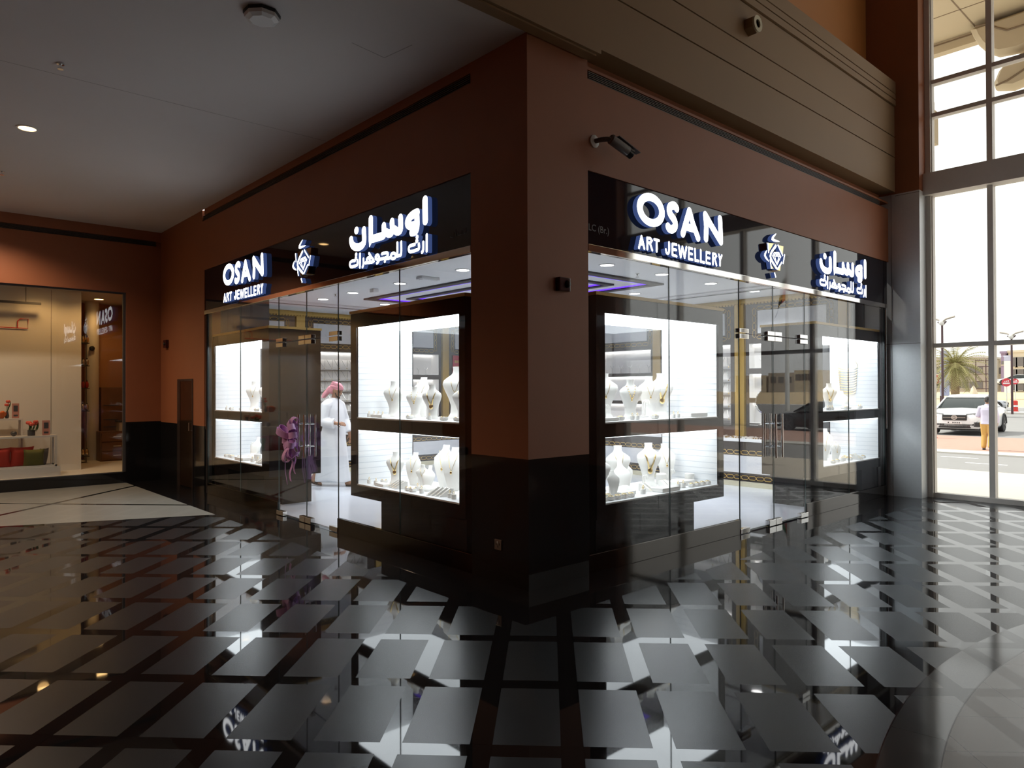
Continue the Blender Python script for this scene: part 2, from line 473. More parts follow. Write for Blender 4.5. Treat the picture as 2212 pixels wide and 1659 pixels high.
# ------------------------------------------------------------------ shop shell
m = MB(); m.box((.10, .10, 3.14), (7.4, 9.4, 3.24)); struct(m.build('ceiling_shop', 'shop_ceiling'))
m = MB(); m.box((7.40, .36, 0), (7.60, 9.4, 3.14)); struct(m.build('wall_shop_east', 'brown_panel'))
m = MB(); m.box((.25, 9.16, 0), (7.4, 9.4, 3.14)); struct(m.build('wall_shop_north', 'brown_panel'))
m = MB(); m.box((.25, 7.45, 0), (1.07, 9.16, 3.14)); struct(m.build('wall_shop_west', 'brown_panel'))
# upstand behind the two sign boards
for T, e in ((right_T, 7.42), (left_T, 7.40)):
    m = MB(T); m.box((.72, .06, 2.82), (e, .12, 3.5)); struct(m.build('trim_6', 'black_matte'))

# ------------------------------------------------------------------ corridor fittings
def octa(cx_, cy_, z, r): return [(cx_ + r * math.cos(PI / 8 + k * PI / 4), cy_ + r * math.sin(PI / 8 + k * PI / 4), z) for k in range(8)]
t = thing('smoke_detector', 'white octagonal dome fitting on the corridor ceiling', 'smoke detector', (-1.69, 1.13, 4.46))
m = MB(); m.loft([octa(-1.69, 1.13, 4.459, .135), octa(-1.69, 1.13, 4.435, .135)]); m.build('base', 'black_matte', t)
m = MB(); m.loft([octa(-1.69, 1.13, 4.435, .13), octa(-1.69, 1.13, 4.41, .125), octa(-1.69, 1.13, 4.395, .09)]); m.build('dome', 'white_plastic', t)
def downlight(loc, lens, label, cat='ceiling light', r=.085, group=None, lamp_e=0, col=(1, 1, 1), spot=2.4):
    t = thing('downlight', label, cat, loc, group)
    m = MB(); m.lathe([(r * 1.0, 0), (r * 1.22, 0), (r * 1.22, -.006), (r * 1.0, -.008)], loc, 24, caps=False); m.build('trim_ring', 'white_plastic', t, smooth=True)
    m = MB(); m.lathe([(.001, -.004), (r * .98, -.004), (r * .98, 0)], loc, 24); m.build('lens', lens, t)
    if lamp_e:
        lamp('downlight_lamp', 'SPOT', (loc[0], loc[1], loc[2] - .03), lamp_e, col, r, spot)
    return t
downlight((-2.63, 5.12, 4.459), 'lamp_warm', 'lit round downlight on the corridor ceiling', lamp_e=170, col=(1, .76, .56))
for i, (x, y) in enumerate([(-4.6, 5.1), (-2.63, 8.6), (-4.6, 8.6), (-4.6, 1.6)]):
    downlight((x, y, 4.459), 'lamp_warm', 'warm round downlight in the unseen part of the corridor ceiling', group='corridor downlights out of view', lamp_e=190, col=(1, .74, .52))
def sprinkler(x, y, z, label, pl='sprinkler head'):
    t = thing('sprinkler', label, 'sprinkler', (x, y, z))
    m = MB(); m.lathe([(.03, 0), (.03, -.008), (.012, -.012), (.010, -.03), (.004, -.032)], (x, y, z), 12); m.build('stem', 'chrome', t, smooth=True)
    m = MB(); m.lathe([(.004, -.045), (.024, -.045), (.024, -.049), (.004, -.049)], (x, y, z), 12)
    m.tube([(x - .012, y, z - .025), (x - .014, y, z - .04), (x, y, z - .046)], .002, 6); m.tube([(x + .012, y, z - .025), (x + .014, y, z - .04), (x, y, z - .046)], .002, 6)
    m.build('deflector', 'chrome', t)
sprinkler(-2.66, 3.11, 4.459, 'tiny sprinkler head on the corridor ceiling between the white dome and the lit downlight')
sprinkler(-2.63, 7.14, 4.459, 'tiny sprinkler head on the corridor ceiling beyond the lit downlight')

# bullet camera on the wall beside the column
t = thing('security_camera', 'grey bullet camera on a white round bracket beside the corner column', 'security camera', (.80, 0, 3.76))
m = MB(); m.lathe([(.055, 0), (.055, -.012), (.03, -.02)], (.80, 0, 3.765), 20, axis='y'); m.build('mount_plate', 'white_plastic', t, smooth=True)
m = MB(); m.tube([(.80, -.015, 3.765), (.81, -.07, 3.765), (.84, -.12, 3.765), (.87, -.14, 3.76)], .021, 10); m.build('arm', 'cam_grey', t, smooth=True)
cA = Vector((.865, -.14, 3.765)); cD = Vector((.93, -.15, -.36)).normalized()
cS = cD.cross(_Z).normalized(); cU = cS.cross(cD)
def cam_ring(d, w, h): return [tuple(cA + cD * d + cS * (w * math.cos(a)) + cU * (h * math.sin(a))) for a in [2 * PI * k / 16 for k in range(16)]]
m = MB(); m.loft([cam_ring(-.01, .033, .036), cam_ring(.0, .042, .045), cam_ring(.20, .042, .045), cam_ring(.205, .040, .042)]); m.build('body', 'cam_grey', t, smooth=True)
m = MB(); m.loft([cam_ring(.203, .041, .043), cam_ring(.255, .041, .043), cam_ring(.255, .025, .025), cam_ring(.245, .022, .022)]); m.build('lens_hood', 'black_plastic', t, smooth=True)
sh = [cA + cD * .05 + cU * .05 + cS * .036, cA + cD * .05 + cU * .05 - cS * .036, cA + cD * .32 + cU * .046 - cS * .030, cA + cD * .32 + cU * .046 + cS * .030]
m = MB(); m.prism([tuple(p) for p in sh], tuple(cU * .006)); m.build('sun_shield', 'cam_grey', t)
# round sounder on the balcony front
t = thing('siren', 'small cream round siren box on the beige balcony front', 'siren', (3.22, -.10, 5.50))
def hexy(r, y): return [(3.24 + r * math.cos(PI / 6 + k * PI / 3), y, 5.56 + r * math.sin(PI / 6 + k * PI / 3)) for k in range(6)]
m = MB(); m.loft([hexy(.10, -.10), hexy(.10, -.20)]); m.build('housing', 'band', t)
m = MB(); m.lathe([(.088, 0), (.088, -.02), (.045, -.02), (.045, 0)], (3.24, -.20, 5.56), 20, axis='y', caps=False); m.build('ring', 'cream', t, smooth=True)
m = MB(); m.lathe([(.045, -.004), (.001, -.004)], (3.24, -.20, 5.56), 16, axis='y'); m.build('grille', 'groove', t)
# fire alarm call point high on the column
t = thing('fire_alarm', 'dark square alarm box with a small clear dome on the corner column', 'alarm', (.38, 0, 2.42))
m = MB(); m.bbox((.315, -.05, 2.415), (.445, 0, 2.53), .008); m.build('housing', 'red_clear', t)
m = MB(); m.ball((.405, -.055, 2.475), (.028, .025, .032)); m.build('dome', 'black_plastic', t, smooth=True)
# socket low on the column's corridor face
t = thing('power_socket', 'small square steel power socket low on the black column base', 'socket', (0, .365, .28))
m = MB(); m.bbox((-.008, .322, .27), (0, .408, .356), .003); m.build('plate', 'sock', t)
m = MB()
for (y, z) in ((.345, .32), (.385, .32), (.365, .30)): m.box((-.0088, y - .004, z - .01), (-.0078, y + .004, z + .008))
m.build('pin_hole', 'black_matte', t)
m = MB(); m.box((-.013, .36, .325), (-.008, .372, .342)); m.build('rocker', 'white_plastic', t)
# little box on the corridor wall
t = thing('call_point', 'small dark box on the orange wall beside the homeware store', 'alarm', (0, 9.28, 2.36))
m = MB(); m.bbox((-.05, 9.20, 2.36), (0, 9.36, 2.50), .008); m.build('housing', 'red_clear', t)
m = MB(); m.ball((-.052, 9.28, 2.43), (.02, .03, .03)); m.build('dome', 'black_plastic', t, smooth=True)
# flush cabinet between the shop and the store
MT['bronze'] = mat('polished_bronze', (.20, .12, .075), .12, metal=.9)
t = thing('hose_cabinet', 'flush polished bronze cabinet door in the wall beside the homeware store', 'cabinet', (0, 8.3, 0))
m = MB(); m.box((-.012, 8.55, .0), (.0, 8.70, 1.80)); m.box((-.012, 7.95, 1.765), (0, 8.55, 1.80)); m.box((-.012, 7.92, .0), (0, 7.95, 1.80)); m.build('frame', 'brown_panel', t)
m = MB(); m.box((-.008, 7.955, .02), (-.001, 8.545, 1.76)); m.build('door', 'bronze', t)
m = MB(); m.tube([(-.01, 8.02, .95), (-.035, 8.02, .95), (-.035, 8.02, 1.08), (-.01, 8.02, 1.08)], .006, 8); m.build('handle', 'chrome', t)

# ------------------------------------------------------------------ sign boards
LAT={"S":[[[1.963,3.368],[1.933,3.387],[1.893,3.384],[1.852,3.363],[1.841,3.326],[1.866,3.289],[1.914,3.256],[1.938,3.223],[1.933,3.184],[1.891,3.155],[1.844,3.152],[1.82,3.169]]],"A":[[[2.18,3.38],[2.124,3.263],[2.066,3.136]],[[2.18,3.38],[2.239,3.265],[2.33,3.131]],[[2.128,3.213],[2.257,3.212]]],"N":[[[2.464,3.387],[2.482,3.27],[2.474,3.146]],[[2.464,3.387],[2.596,3.276],[2.754,3.152]],[[2.74,3.39],[2.749,3.272],[2.754,3.152]]],"A2":[[[1.406,3.015],[1.368,2.905]],[[1.406,3.015],[1.447,2.908]],[[1.387,2.944],[1.434,2.944]]],"R":[[[1.492,3.013],[1.493,2.909]],[[1.492,3.013],[1.541,3.015],[1.561,2.998],[1.54,2.975],[1.496,2.969]],[[1.532,2.971],[1.568,2.909]]],"T":[[[1.602,3.015],[1.673,3.013]],[[1.638,3.013],[1.637,2.908]]],"J":[[[1.835,3.018],[1.835,2.936],[1.817,2.909],[1.792,2.915],[1.783,2.942]]],"E":[[[1.89,3.01],[1.889,2.904]],[[1.89,3.011],[1.956,3.013]],[[1.89,2.959],[1.951,2.96]],[[1.889,2.904],[1.957,2.9]]],"W":[[[1.996,3.009],[2.026,2.9]],[[2.026,2.9],[2.056,3.006]],[[2.056,3.006],[2.093,2.901]],[[2.093,2.901],[2.124,3.01]]],"E2":[[[2.167,3.009],[2.166,2.899]],[[2.167,3.009],[2.227,3.008]],[[2.167,2.955],[2.222,2.954]],[[2.166,2.899],[2.231,2.899]]],"L":[[[2.274,3.011],[2.278,2.898],[2.339,2.898]]],"L2":[[[2.376,3.014],[2.377,2.897],[2.44,2.896]]],"E3":[[[2.48,3.007],[2.479,2.898]],[[2.48,3.007],[2.543,3.005]],[[2.479,2.952],[2.538,2.951]],[[2.479,2.898],[2.547,2.896]]],"R2":[[[2.6,3.007],[2.599,2.897]],[[2.6,3.007],[2.648,3.007],[2.665,2.989],[2.642,2.965],[2.602,2.959]],[[2.632,2.96],[2.667,2.894]]],"Y":[[[2.714,3.01],[2.737,2.957]],[[2.77,3.009],[2.737,2.957]],[[2.737,2.957],[2.735,2.9]]],"O":[[[1.383,3.274],[1.508,3.404],[1.723,3.286],[1.616,3.165]]]}
ARB={"alef":[[[-1.343,3.376],[-1.34,3.179]]],"waw":[[[-1.472,3.281],[-1.525,3.278],[-1.588,3.262],[-1.631,3.232],[-1.629,3.198],[-1.579,3.174],[-1.521,3.17],[-1.477,3.176]],[[-1.479,3.277],[-1.476,3.216],[-1.477,3.151],[-1.497,3.114],[-1.561,3.11]]],"seen_alef":[[[-1.758,3.283],[-1.755,3.184],[-1.782,3.16],[-1.829,3.166],[-1.862,3.187]],[[-1.91,3.271],[-1.906,3.189],[-1.93,3.164],[-1.974,3.166],[-2.013,3.186]],[[-2.062,3.256],[-2.058,3.182],[-2.083,3.162],[-2.194,3.162],[-2.277,3.162],[-2.311,3.172],[-2.314,3.192],[-2.313,3.373]]],"noon":[[[-2.452,3.282],[-2.447,3.175],[-2.469,3.139],[-2.529,3.121],[-2.612,3.126],[-2.685,3.159],[-2.715,3.201],[-2.719,3.224]]],"noon_dot":[[[-2.609,3.304],[-2.602,3.304]]],"s_alef":[[[-1.317,3.044],[-1.318,2.896]]],"s_ra":[[[-1.373,2.984],[-1.375,2.915],[-1.395,2.893]]],"s_ta":[[[-1.445,2.98],[-1.447,2.935],[-1.5,2.928],[-1.585,2.927],[-1.612,2.945],[-1.611,2.973],[-1.58,2.986],[-1.513,2.986]]],"s_ta_dots":[[[-1.475,3.049],[-1.473,3.05]],[[-1.481,3.014],[-1.478,3.014]]],"s_lam":[[[-1.745,3.045],[-1.747,2.931],[-1.783,2.919],[-1.83,2.92]],[[-1.815,3.048],[-1.815,2.954],[-1.825,2.927]]],"s_meem":[[[-1.83,2.921],[-1.849,2.941],[-1.887,2.957],[-1.924,2.948],[-1.931,2.926],[-1.902,2.906],[-1.863,2.906],[-1.839,2.919]]],"s_jeem":[[[-2.098,2.981],[-2.043,2.982],[-1.996,2.975],[-1.986,2.953],[-2.019,2.933],[-2.094,2.931],[-2.144,2.93]],[[-1.931,2.921],[-1.975,2.919],[-2.034,2.922]],[[-2.046,2.897],[-2.042,2.897]]],"s_waw":[[[-2.154,2.958],[-2.18,2.982],[-2.214,2.975],[-2.218,2.951],[-2.18,2.936],[-2.152,2.944],[-2.152,2.955]],[[-2.152,2.95],[-2.159,2.918],[-2.195,2.899]]],"s_ha":[[[-2.349,3.021],[-2.309,2.98],[-2.257,2.929],[-2.341,2.928],[-2.426,2.933]],[[-2.32,2.973],[-2.373,2.978],[-2.394,2.959],[-2.383,2.935]],[[-2.341,2.971],[-2.33,2.939]]],"s_ra2":[[[-2.462,2.979],[-2.462,2.926],[-2.48,2.898]]],"s_alef2":[[[-2.532,3.043],[-2.535,2.903]]],"s_ta2":[[[-2.584,2.982],[-2.588,2.938],[-2.652,2.929],[-2.719,2.93],[-2.745,2.95],[-2.742,2.978],[-2.702,2.99],[-2.637,2.987]]],"s_ta2_dots":[[[-2.615,3.048],[-2.613,3.048]],[[-2.619,3.013],[-2.617,3.013]]]}
EMB={"top_chevron":[[[3.94,3.41],[3.848,3.333],[4.018,3.327]]],"left_chevron":[[[3.723,3.187],[3.676,3.121],[3.767,3.063]]],"right_bar":[[[4.142,3.193],[4.1,3.077]]],"diamond":[[[3.93,3.266],[3.8,3.129],[3.938,3.008]]],"ul":[[[3.745,3.274],[3.762,3.163]]],"ur":[[[3.974,3.284],[4.097,3.17]]],"ll":[[[3.794,3.09],[3.822,2.989]]],"lr":[[[4.074,3.094],[3.962,2.995]]],"bottom_lens":[[[3.894,2.95],[3.925,2.897]]],"gem":[[[3.893,3.183],[4.004,3.194],[4.044,3.154],[3.85,3.141],[3.893,3.183]],[[3.85,3.141],[3.955,3.049],[4.044,3.154]],[[3.901,3.142],[3.953,3.052],[4.0,3.15]],[[3.897,3.159],[3.945,3.186],[3.944,3.153],[3.988,3.182],[4.008,3.157]]]}
EMF={"ul":[[3.731,3.276],[3.902,3.292],[3.776,3.161],[3.753,3.164]],"ur":[[3.966,3.287],[4.135,3.288],[4.113,3.17],[4.089,3.167]],"ll":[[3.791,3.091],[3.81,3.088],[3.926,3.001],[3.82,2.987]],"lr":[[4.077,3.098],[4.05,2.989],[3.946,2.989],[3.97,3.019]]}

def smooth_line(P, n=4):
    """Catmull-Rom through the points"""
    if len(P) < 3: return P
    Q = [P[0]] + list(P) + [P[-1]]; out = []
    for i in range(1, len(Q) - 2):
        p0, p1, p2, p3 = Q[i - 1], Q[i], Q[i + 1], Q[i + 2]
        for k in range(n):
            t = k / n; t2 = t * t; t3 = t2 * t
            out.append(tuple(.5 * (2 * p1[j] + (p2[j] - p0[j]) * t + (2 * p0[j] - 5 * p1[j] + 4 * p2[j] - p3[j]) * t2 + (3 * p1[j] - p0[j] - 3 * p2[j] + p3[j]) * t3) for j in (0, 1)))
    out.append(tuple(P[-1])); return out
def stroke(mb, P, hw, d0, d1, taper=False, cap=6):
    """a rounded stroke in the board's plane, given thickness between depths d0 (front) and d1 (back)"""
    P = [Vector((p[0], p[1])) for p in P]
    if len(P) == 2 and (P[0] - P[1]).length < 1e-4: P[1] = P[0] + Vector((.002, 0))
    n = len(P); L = []; Rr = []
    for i in range(n):
        a = (P[i] - P[i - 1]).normalized() if i else (P[1] - P[0]).normalized()
        b = (P[i + 1] - P[i]).normalized() if i < n - 1 else a
        t = (a + b); t = t.normalized() if t.length > 1e-6 else a
        nn = Vector((-t.y, t.x)); c = max(.45, nn.dot(Vector((-a.y, a.x))))
        h = hw / c
        if taper: h *= math.sin(PI * (i + .35) / (n - .3))
        L.append(P[i] + nn * h); Rr.append(P[i] - nn * h)
    def arc(c, frm, to_dir):
        r = frm - c; out = []
        for k in range(1, cap):
            an = PI * k / cap
            q = Vector((r.x * math.cos(an) - r.y * math.sin(an), r.x * math.sin(an) + r.y * math.cos(an)))
            out.append(c + q)
        return out
    e = [] if taper else arc(P[-1], Rr[-1], 0); s0 = [] if taper else arc(P[0], L[0], 0)
    F = lambda q, d: mb.v((q.x, d, q.y))
    for d, mi in ((d0, 0), (d1, 1)):
        l = [F(q, d) for q in L]; r = [F(q, d) for q in Rr]
        for i in range(n - 1): mb.f([l[i], l[i + 1], r[i + 1], r[i]], mi)
        if e: mb.f([r[-1]] + [F(q, d) for q in e] + [l[-1]], mi)
        if s0: mb.f([l[0]] + [F(q, d) for q in s0] + [r[0]], mi)
    out = Rr + e + L[::-1] + s0
    a = [F(q, d0) for q in out]; b = [F(q, d1) for q in out]
    for i in range(len(out)): mb.f([a[i], a[(i + 1) % len(out)], b[(i + 1) % len(out)], b[i]], 1)
def rename(k): return k
AR_SHIFT = 7.815
def sign(T, board, label, sU):
    """sU maps board u to the sign's own coordinate; the board itself is in facade coordinates"""
    FT, s0, s1 = board
    root = thing('sign_board', label, 'shop sign', FT((s0, .0, 2.86)))
    m = MB(FT); m.bbox((s0, .012, 2.862), (s1, .058, 3.498), .004); m.build('panel', 'board', root)
    d0, d1 = -.046, .004
    def letter(key, parts, hw, sm=True, taper=False, name='letter'):
        m = MB(sU)
        for P in parts: stroke(m, smooth_line(P) if sm else P, hw, d0, d1, taper)
        o = m.build(name, ['letter', 'letter_side'], root)
    # O is a ring
    A = LAT['O'][0]
    cx_ = (A[0][0] + A[2][0]) / 2; cz = (A[1][1] + A[3][1]) / 2; rx = (A[2][0] - A[0][0]) / 2; rz = (A[1][1] - A[3][1]) / 2
    m = MB(sU); hw = .043; n = 40; R = {}
    for tag_, d, k in (('fo', d0, 1), ('fi', d0, -1), ('bo', d1, 1), ('bi', d1, -1)):
        R[tag_] = [m.v((cx_ + (rx + k * hw) * math.cos(2 * PI * i / n), d, cz + (rz + k * hw * .85) * math.sin(2 * PI * i / n))) for i in range(n)]
    for i in range(n):
        j = (i + 1) % n
        m.f([R['fo'][i], R['fo'][j], R['fi'][j], R['fi'][i]], 0); m.f([R['bo'][i], R['bo'][j], R['bi'][j], R['bi'][i]], 1)
        m.f([R['fo'][i], R['fo'][j], R['bo'][j], R['bo'][i]], 1); m.f([R['fi'][i], R['fi'][j], R['bi'][j], R['bi'][i]], 1)
    m.build('letter', ['letter', 'letter_side'], root)
    for k_, hw, sm in (('S', .040, True), ('A', .038, False), ('N', .040, False)): letter(k_, LAT[k_], hw, sm)
    for k_ in ('A2', 'R', 'T', 'J', 'E', 'W', 'E2', 'L', 'L2', 'E3', 'R2', 'Y'): letter(k_, LAT[k_], .0128, k_ in ('J',))
    ar = (lambda P: [(p[0] + AR_SHIFT, p[1]) for p in P])
    for k_, v in ARB.items():
        big = not k_.startswith('s_')
        hw = (.041 if big else .0155)
        if k_ == 'noon_dot': hw = .04
        if k_.endswith('dots'): hw = .022
        letter(k_, [ar(P) for P in v], hw, True, name='letter')
    for k_, v in EMB.items():
        m = MB(sU)
        for P in v: stroke(m, P if k_ == 'gem' else smooth_line(P, 5), .006 if k_ == 'gem' else .016, d0, d1, taper=(k_ not in ('gem',) and len(P) <= 3 and k_ != 'diamond'))
        m.build('emblem_stroke', ['letter', 'letter_side'], root)
    for k_, v in EMF.items():
        m = MB(sU); m.prism([(p[0], d0 + .012, p[1]) for p in v], (0, .05, 0)); m.build('emblem_facet', 'emblem_gold', root)
    return root
rs = sign(None, (right_T, .722, 7.42), 'black lit sign board on the facade beside the tall windows, reading OSAN first', right_T)
ls = sign(None, (left_T, .722, 7.398), 'black lit sign board on the corridor facade above the man in white', left_sign_T)
def small_text(root, body, M_, size):
    cu = bpy.data.curves.new('print', 'FONT'); cu.body = body; cu.size = size; cu.extrude = .0006; cu.resolution_u = 3
    tmp = bpy.data.objects.new('print', cu); COL.objects.link(tmp); bpy.context.view_layer.update()
    me = bpy.data.meshes.new_from_object(tmp.evaluated_get(bpy.context.evaluated_depsgraph_get()))
    bpy.data.objects.remove(tmp)
    me.transform(Matrix.Translation(-Vector(root.location)) @ M_); me.materials.clear(); me.materials.append(MT['faint'])
    o = bpy.data.objects.new('lettering', me); COL.objects.link(o); o.parent = root
    o['label'] = 'dim grey fine print'
    return o
small_text(rs, 'LC (Br.)', Matrix.Translation((.735, .011, 2.985)) @ Matrix.Rotation(PI / 2, 4, 'X'), .085)
m = MB(left_T)
for P in ([(.80, 3.03), (.80, 2.99), (.83, 2.98)], [(.86, 3.02), (.86, 2.985), (.89, 2.98), (.92, 2.985), (.92, 3.01)], [(.95, 3.04), (.95, 2.98)], [(.98, 3.02), (.98, 2.98), (1.01, 2.975), (1.03, 2.99)]):
    for i in range(len(P) - 1):
        a, b_ = P[i], P[i + 1]; m.tube([(a[0], .0115, a[1]), (b_[0], .0115, b_[1])], .003, 5)
o = m.build('lettering', 'faint', ls); o['label'] = 'dim grey fine print'

# ------------------------------------------------------------------ glazing
def pane(T, s0, s1, z0, z1, name, parent=None, d=.030):
    m = MB(T)
    g = .0025
    x0, x1, y0, y1 = s0 + g, s1 - g, d, d + .012
    v = [m.v(p) for p in ((x0, y0, z0), (x1, y0, z0), (x1, y1, z0), (x0, y1, z0), (x0, y0, z1), (x1, y0, z1), (x1, y1, z1), (x0, y1, z1))]
    for q, mi in (((0, 3, 2, 1), 1), ((4, 5, 6, 7), 1), ((0, 1, 5, 4), 0), ((1, 2, 6, 5), 1), ((2, 3, 7, 6), 0), ((3, 0, 4, 7), 1)):
        m.f([v[i] for i in q], mi)
    return m.build(name, ['glass', 'glass_edge'], parent)
FR = {'R': (right_T, [.722, 1.94, 3.24, 4.00, 4.80, 6.09, 7.33], 'the facade by the windows'),
      'L': (left_T, [.722, 1.90, 3.155, 3.94, 4.73, 6.02, 7.32], 'the corridor facade')}
for key, (T, S, where) in FR.items():
    names = {0: 'tall glass sheet next to the corner column on ', 1: 'tall glass sheet just before the doors on ',
             4: 'tall glass sheet just beyond the doors on ', 5: 'tall end glass sheet farthest from the column on '}
    for i in (0, 1, 4, 5):
        o = pane(T, S[i], S[i + 1], .165 if True else 0, 2.80, 'glass_sheet'); tag(o, names[i] + where, 'glass panel', 'fixed glass of ' + where)
    for i, w in ((2, 'nearer the column'), (3, 'farther from the column')):
        o = pane(T, S[i], S[i + 1], 2.222, 2.80, 'transom_glass'); tag(o, 'glass over the door leaf %s on %s' % (w, where), 'glass panel', 'glass over the doors of ' + where)
    for i, w in ((2, 'nearer the column'), (3, 'farther from the column')):
        hinge = S[2] if i == 2 else S[4]; mid = S[3]; sg = 1 if i == 2 else -1
        t = thing('glass_door', 'clear glass door leaf %s on %s' % (w, where), 'door', T((hinge, .036, 0)), 'door leaves of ' + where)
        pane(T, S[i], S[i + 1], .012, 2.214, 'pane', t)
        def patch(s0, s1, z0, z1, nm='patch_fitting'):
            m = MB(T); m.bbox((min(s0, s1), .008, z0), (max(s0, s1), .064, z1), .003); m.build(nm, 'chrome', t)
        patch(hinge - sg * .03, hinge + sg * .17, 2.16, 2.212); patch(hinge - sg * .03, hinge + sg * .17, 2.226, 2.272)
        patch(mid - sg * .17, mid - sg * .004, 2.16, 2.212); patch(mid - sg * .17, mid - sg * .004, 2.226, 2.272)
        patch(hinge - sg * .02, hinge + sg * .17, .006, .06); patch(mid - sg * .15, mid - sg * .004, .006, .075)
        hs = mid - sg * .075
        for nm, dd in (('outer_handle', -.035), ('inner_handle', .107)):
            m = MB(T); m.tube([(hs, dd, .80), (hs, dd, 1.31)], .013, 12)
            for z in (.93, 1.20): m.tube([(hs, dd, z), (hs, .03 if dd < 0 else .042, z)], .009, 8)
            m.build(nm, 'chrome', t, smooth=True)
    # kick plates, header profile, end post
    o = MB(T).bbox((S[0], .016, 0), (S[2] - .004, .056, .165), .003).build('kick_plate', 'steel_kick'); tag(o, 'polished kick plate between column and doors on ' + where, 'kick plate')
    o = MB(T).bbox((S[4] + .004, .016, 0), (S[6], .056, .165), .003).build('kick_plate', 'steel_kick'); tag(o, 'polished kick plate beyond the doors on ' + where, 'kick plate')
    o = MB(T).bbox((.722, -.004, 2.80), (7.40, .062, 2.862), .004).build('header_rail', 'chrome'); tag(o, 'polished steel rail under the sign board of ' + where, 'rail')
    m = MB(T); m.box((S[6] + .004, .02, 0), (7.40, .09, 2.80)); struct(m.build('trim_7', 'black_matte'))
    m = MB(T); m.tube([(S[6] + .03, .012, 1.0), (S[6] + .03, .012, 2.78)], .009, 8); struct(m.build('trim_8', 'chrome'))

# ------------------------------------------------------------------ lit showcases
ORD = ['first', 'second', 'third', 'fourth', 'fifth', 'sixth', 'seventh', 'eighth', 'ninth', 'tenth', 'eleventh', 'twelfth']
def showcase(T, s0, s1, w0, w1, label, plinths, signs=None):
    t = thing('showcase', label, 'showcase', T(((s0 + s1) / 2, .45, 0)), 'lit jewellery showcases behind the glass')
    D0, D1 = .105, .86
    m = MB(T)
    m.box((s0, D0, 2.295), (s1, D1, 2.45)); m.box((s0, D0, 1.165), (s1, D1, 1.29)); m.box((s0, D0, .43), (s1, D1, .555))
    for z0, z1 in ((.555, 1.165), (1.29, 2.295)):
        m.box((s0, D0, z0), (w0, D1, z1)); m.box((w1 + .012, D0, z0), (s1, D1, z1))
    m.build('cabinet_body', 'lacquer', t)
    m = MB(T).bbox((s0 - .012, D0 - .012, 2.45), (s1 + .012, D1 + .012, 2.482), .003); m.build('gold_trim', 'gold_paint', t)
    for z0, z1 in ((.555, 1.165), (1.29, 2.295)):
        m = MB(T); m.box((w1, D0 + .02, z0), (w1 + .012, D1 - .02, z1))
        z = z0 + .05
        while z < z1 - .02:
            m.box((w1 - .0012, D0 + .02, z), (w1, D1 - .02, z + .006), 1); z += .0635
        m.build('slat_panel', ['case_white', 'slat_line'], t)
        m = MB(T); m.box((w0, D0 + .005, z0), (w1, D1 - .02, z0 + .014)); m.build('shelf_floor', 'case_white', t)
        m = MB(T); m.box((w0, D0 + .02, z1 - .006), (w1, D1 - .03, z1)); m.build('light_panel', 'case_light_hi' if z1 > 2 else 'case_light_lo', t)
        m = MB(T); m.box((w0, D1 - .018, z0), (w1, D1 - .010, z1)); m.build('back_glass', ['glass'], t)
    for a, b_, dd in plinths:
        m = MB(T); m.box((a, dd, 0.003), (b_, D1 - .02, .43)); m.build('plinth', 'lacquer', t)
    return t
showcase(right_T, .94, 3.03, 1.06, 2.93, 'lit white showcase nearest the column behind the facade beside the tall windows', [(.94, 1.545, .12), (1.60, 2.63, .22)])
showcase(left_T, .94, 3.00, 1.03, 2.87, 'lit white showcase nearest the column behind the corridor facade', [(.94, 1.45, .12), (1.49, 2.55, .22)])
showcase(right_T, 5.24, 7.385, 5.46, 7.34, 'lit white showcase beyond the doors behind the facade beside the tall windows', [(6.72, 7.32, .12), (5.50, 6.70, .40)])
showcase(left_T, 5.20, 7.34, 5.44, 7.26, 'lit white showcase beyond the doors behind the corridor facade', [(6.72, 7.30, .12), (5.45, 6.70, .40)])

# ------------------------------------------------------------------ jewellery stands (each built once, facing -Y, then copied)
BZ = [0, .02, .10, .25, .40, .55, .66, .74, .80, .86, .94, 1.0]
BW = [.20, .20, .15, .15, .20, .27, .31, .29, .20, .105, .09, .10]
BD = [.15, .15, .10, .08, .09, .11, .10, .08, .07, .06, .055, .06]
BY = [0, 0, .015, .03, .02, -.005, -.02, -.01, .005, .015, .015, .015]
def lerp(Zs, Vs, z):
    for i in range(len(Zs) - 1):
        if z <= Zs[i + 1]: return Vs[i] + (Vs[i + 1] - Vs[i]) * (z - Zs[i]) / (Zs[i + 1] - Zs[i])
    return Vs[-1]
def bust_ring(z, n=18):
    w, d, y = lerp(BZ, BW, z), lerp(BZ, BD, z), lerp(BZ, BY, z)
    return [(w * math.copysign(abs(math.cos(a)) ** .85, math.cos(a)), y + d * math.sin(a), z) for a in [2 * PI * k / n for k in range(n)]]
def bust_front(x, z):
    w, d, y = lerp(BZ, BW, z), lerp(BZ, BD, z), lerp(BZ, BY, z)
    q = max(-.98, min(.98, x / w)); return y - d * math.sqrt(1 - q * q)
PROTO = {}
def drape(hw, ztop, zbot, k=1.6, n=15, off=.008):
    P = []
    for i in range(n):
        t = -1 + 2 * i / (n - 1); z = zbot + (ztop - zbot) * abs(t) ** k; x = hw * t * (1 - .15 * (1 - abs(t)))
        P.append((x, bust_front(x, z) - off, z))
    return P
def scaled(P, h): return [(p[0] * h, p[1] * h, p[2] * h) for p in P]
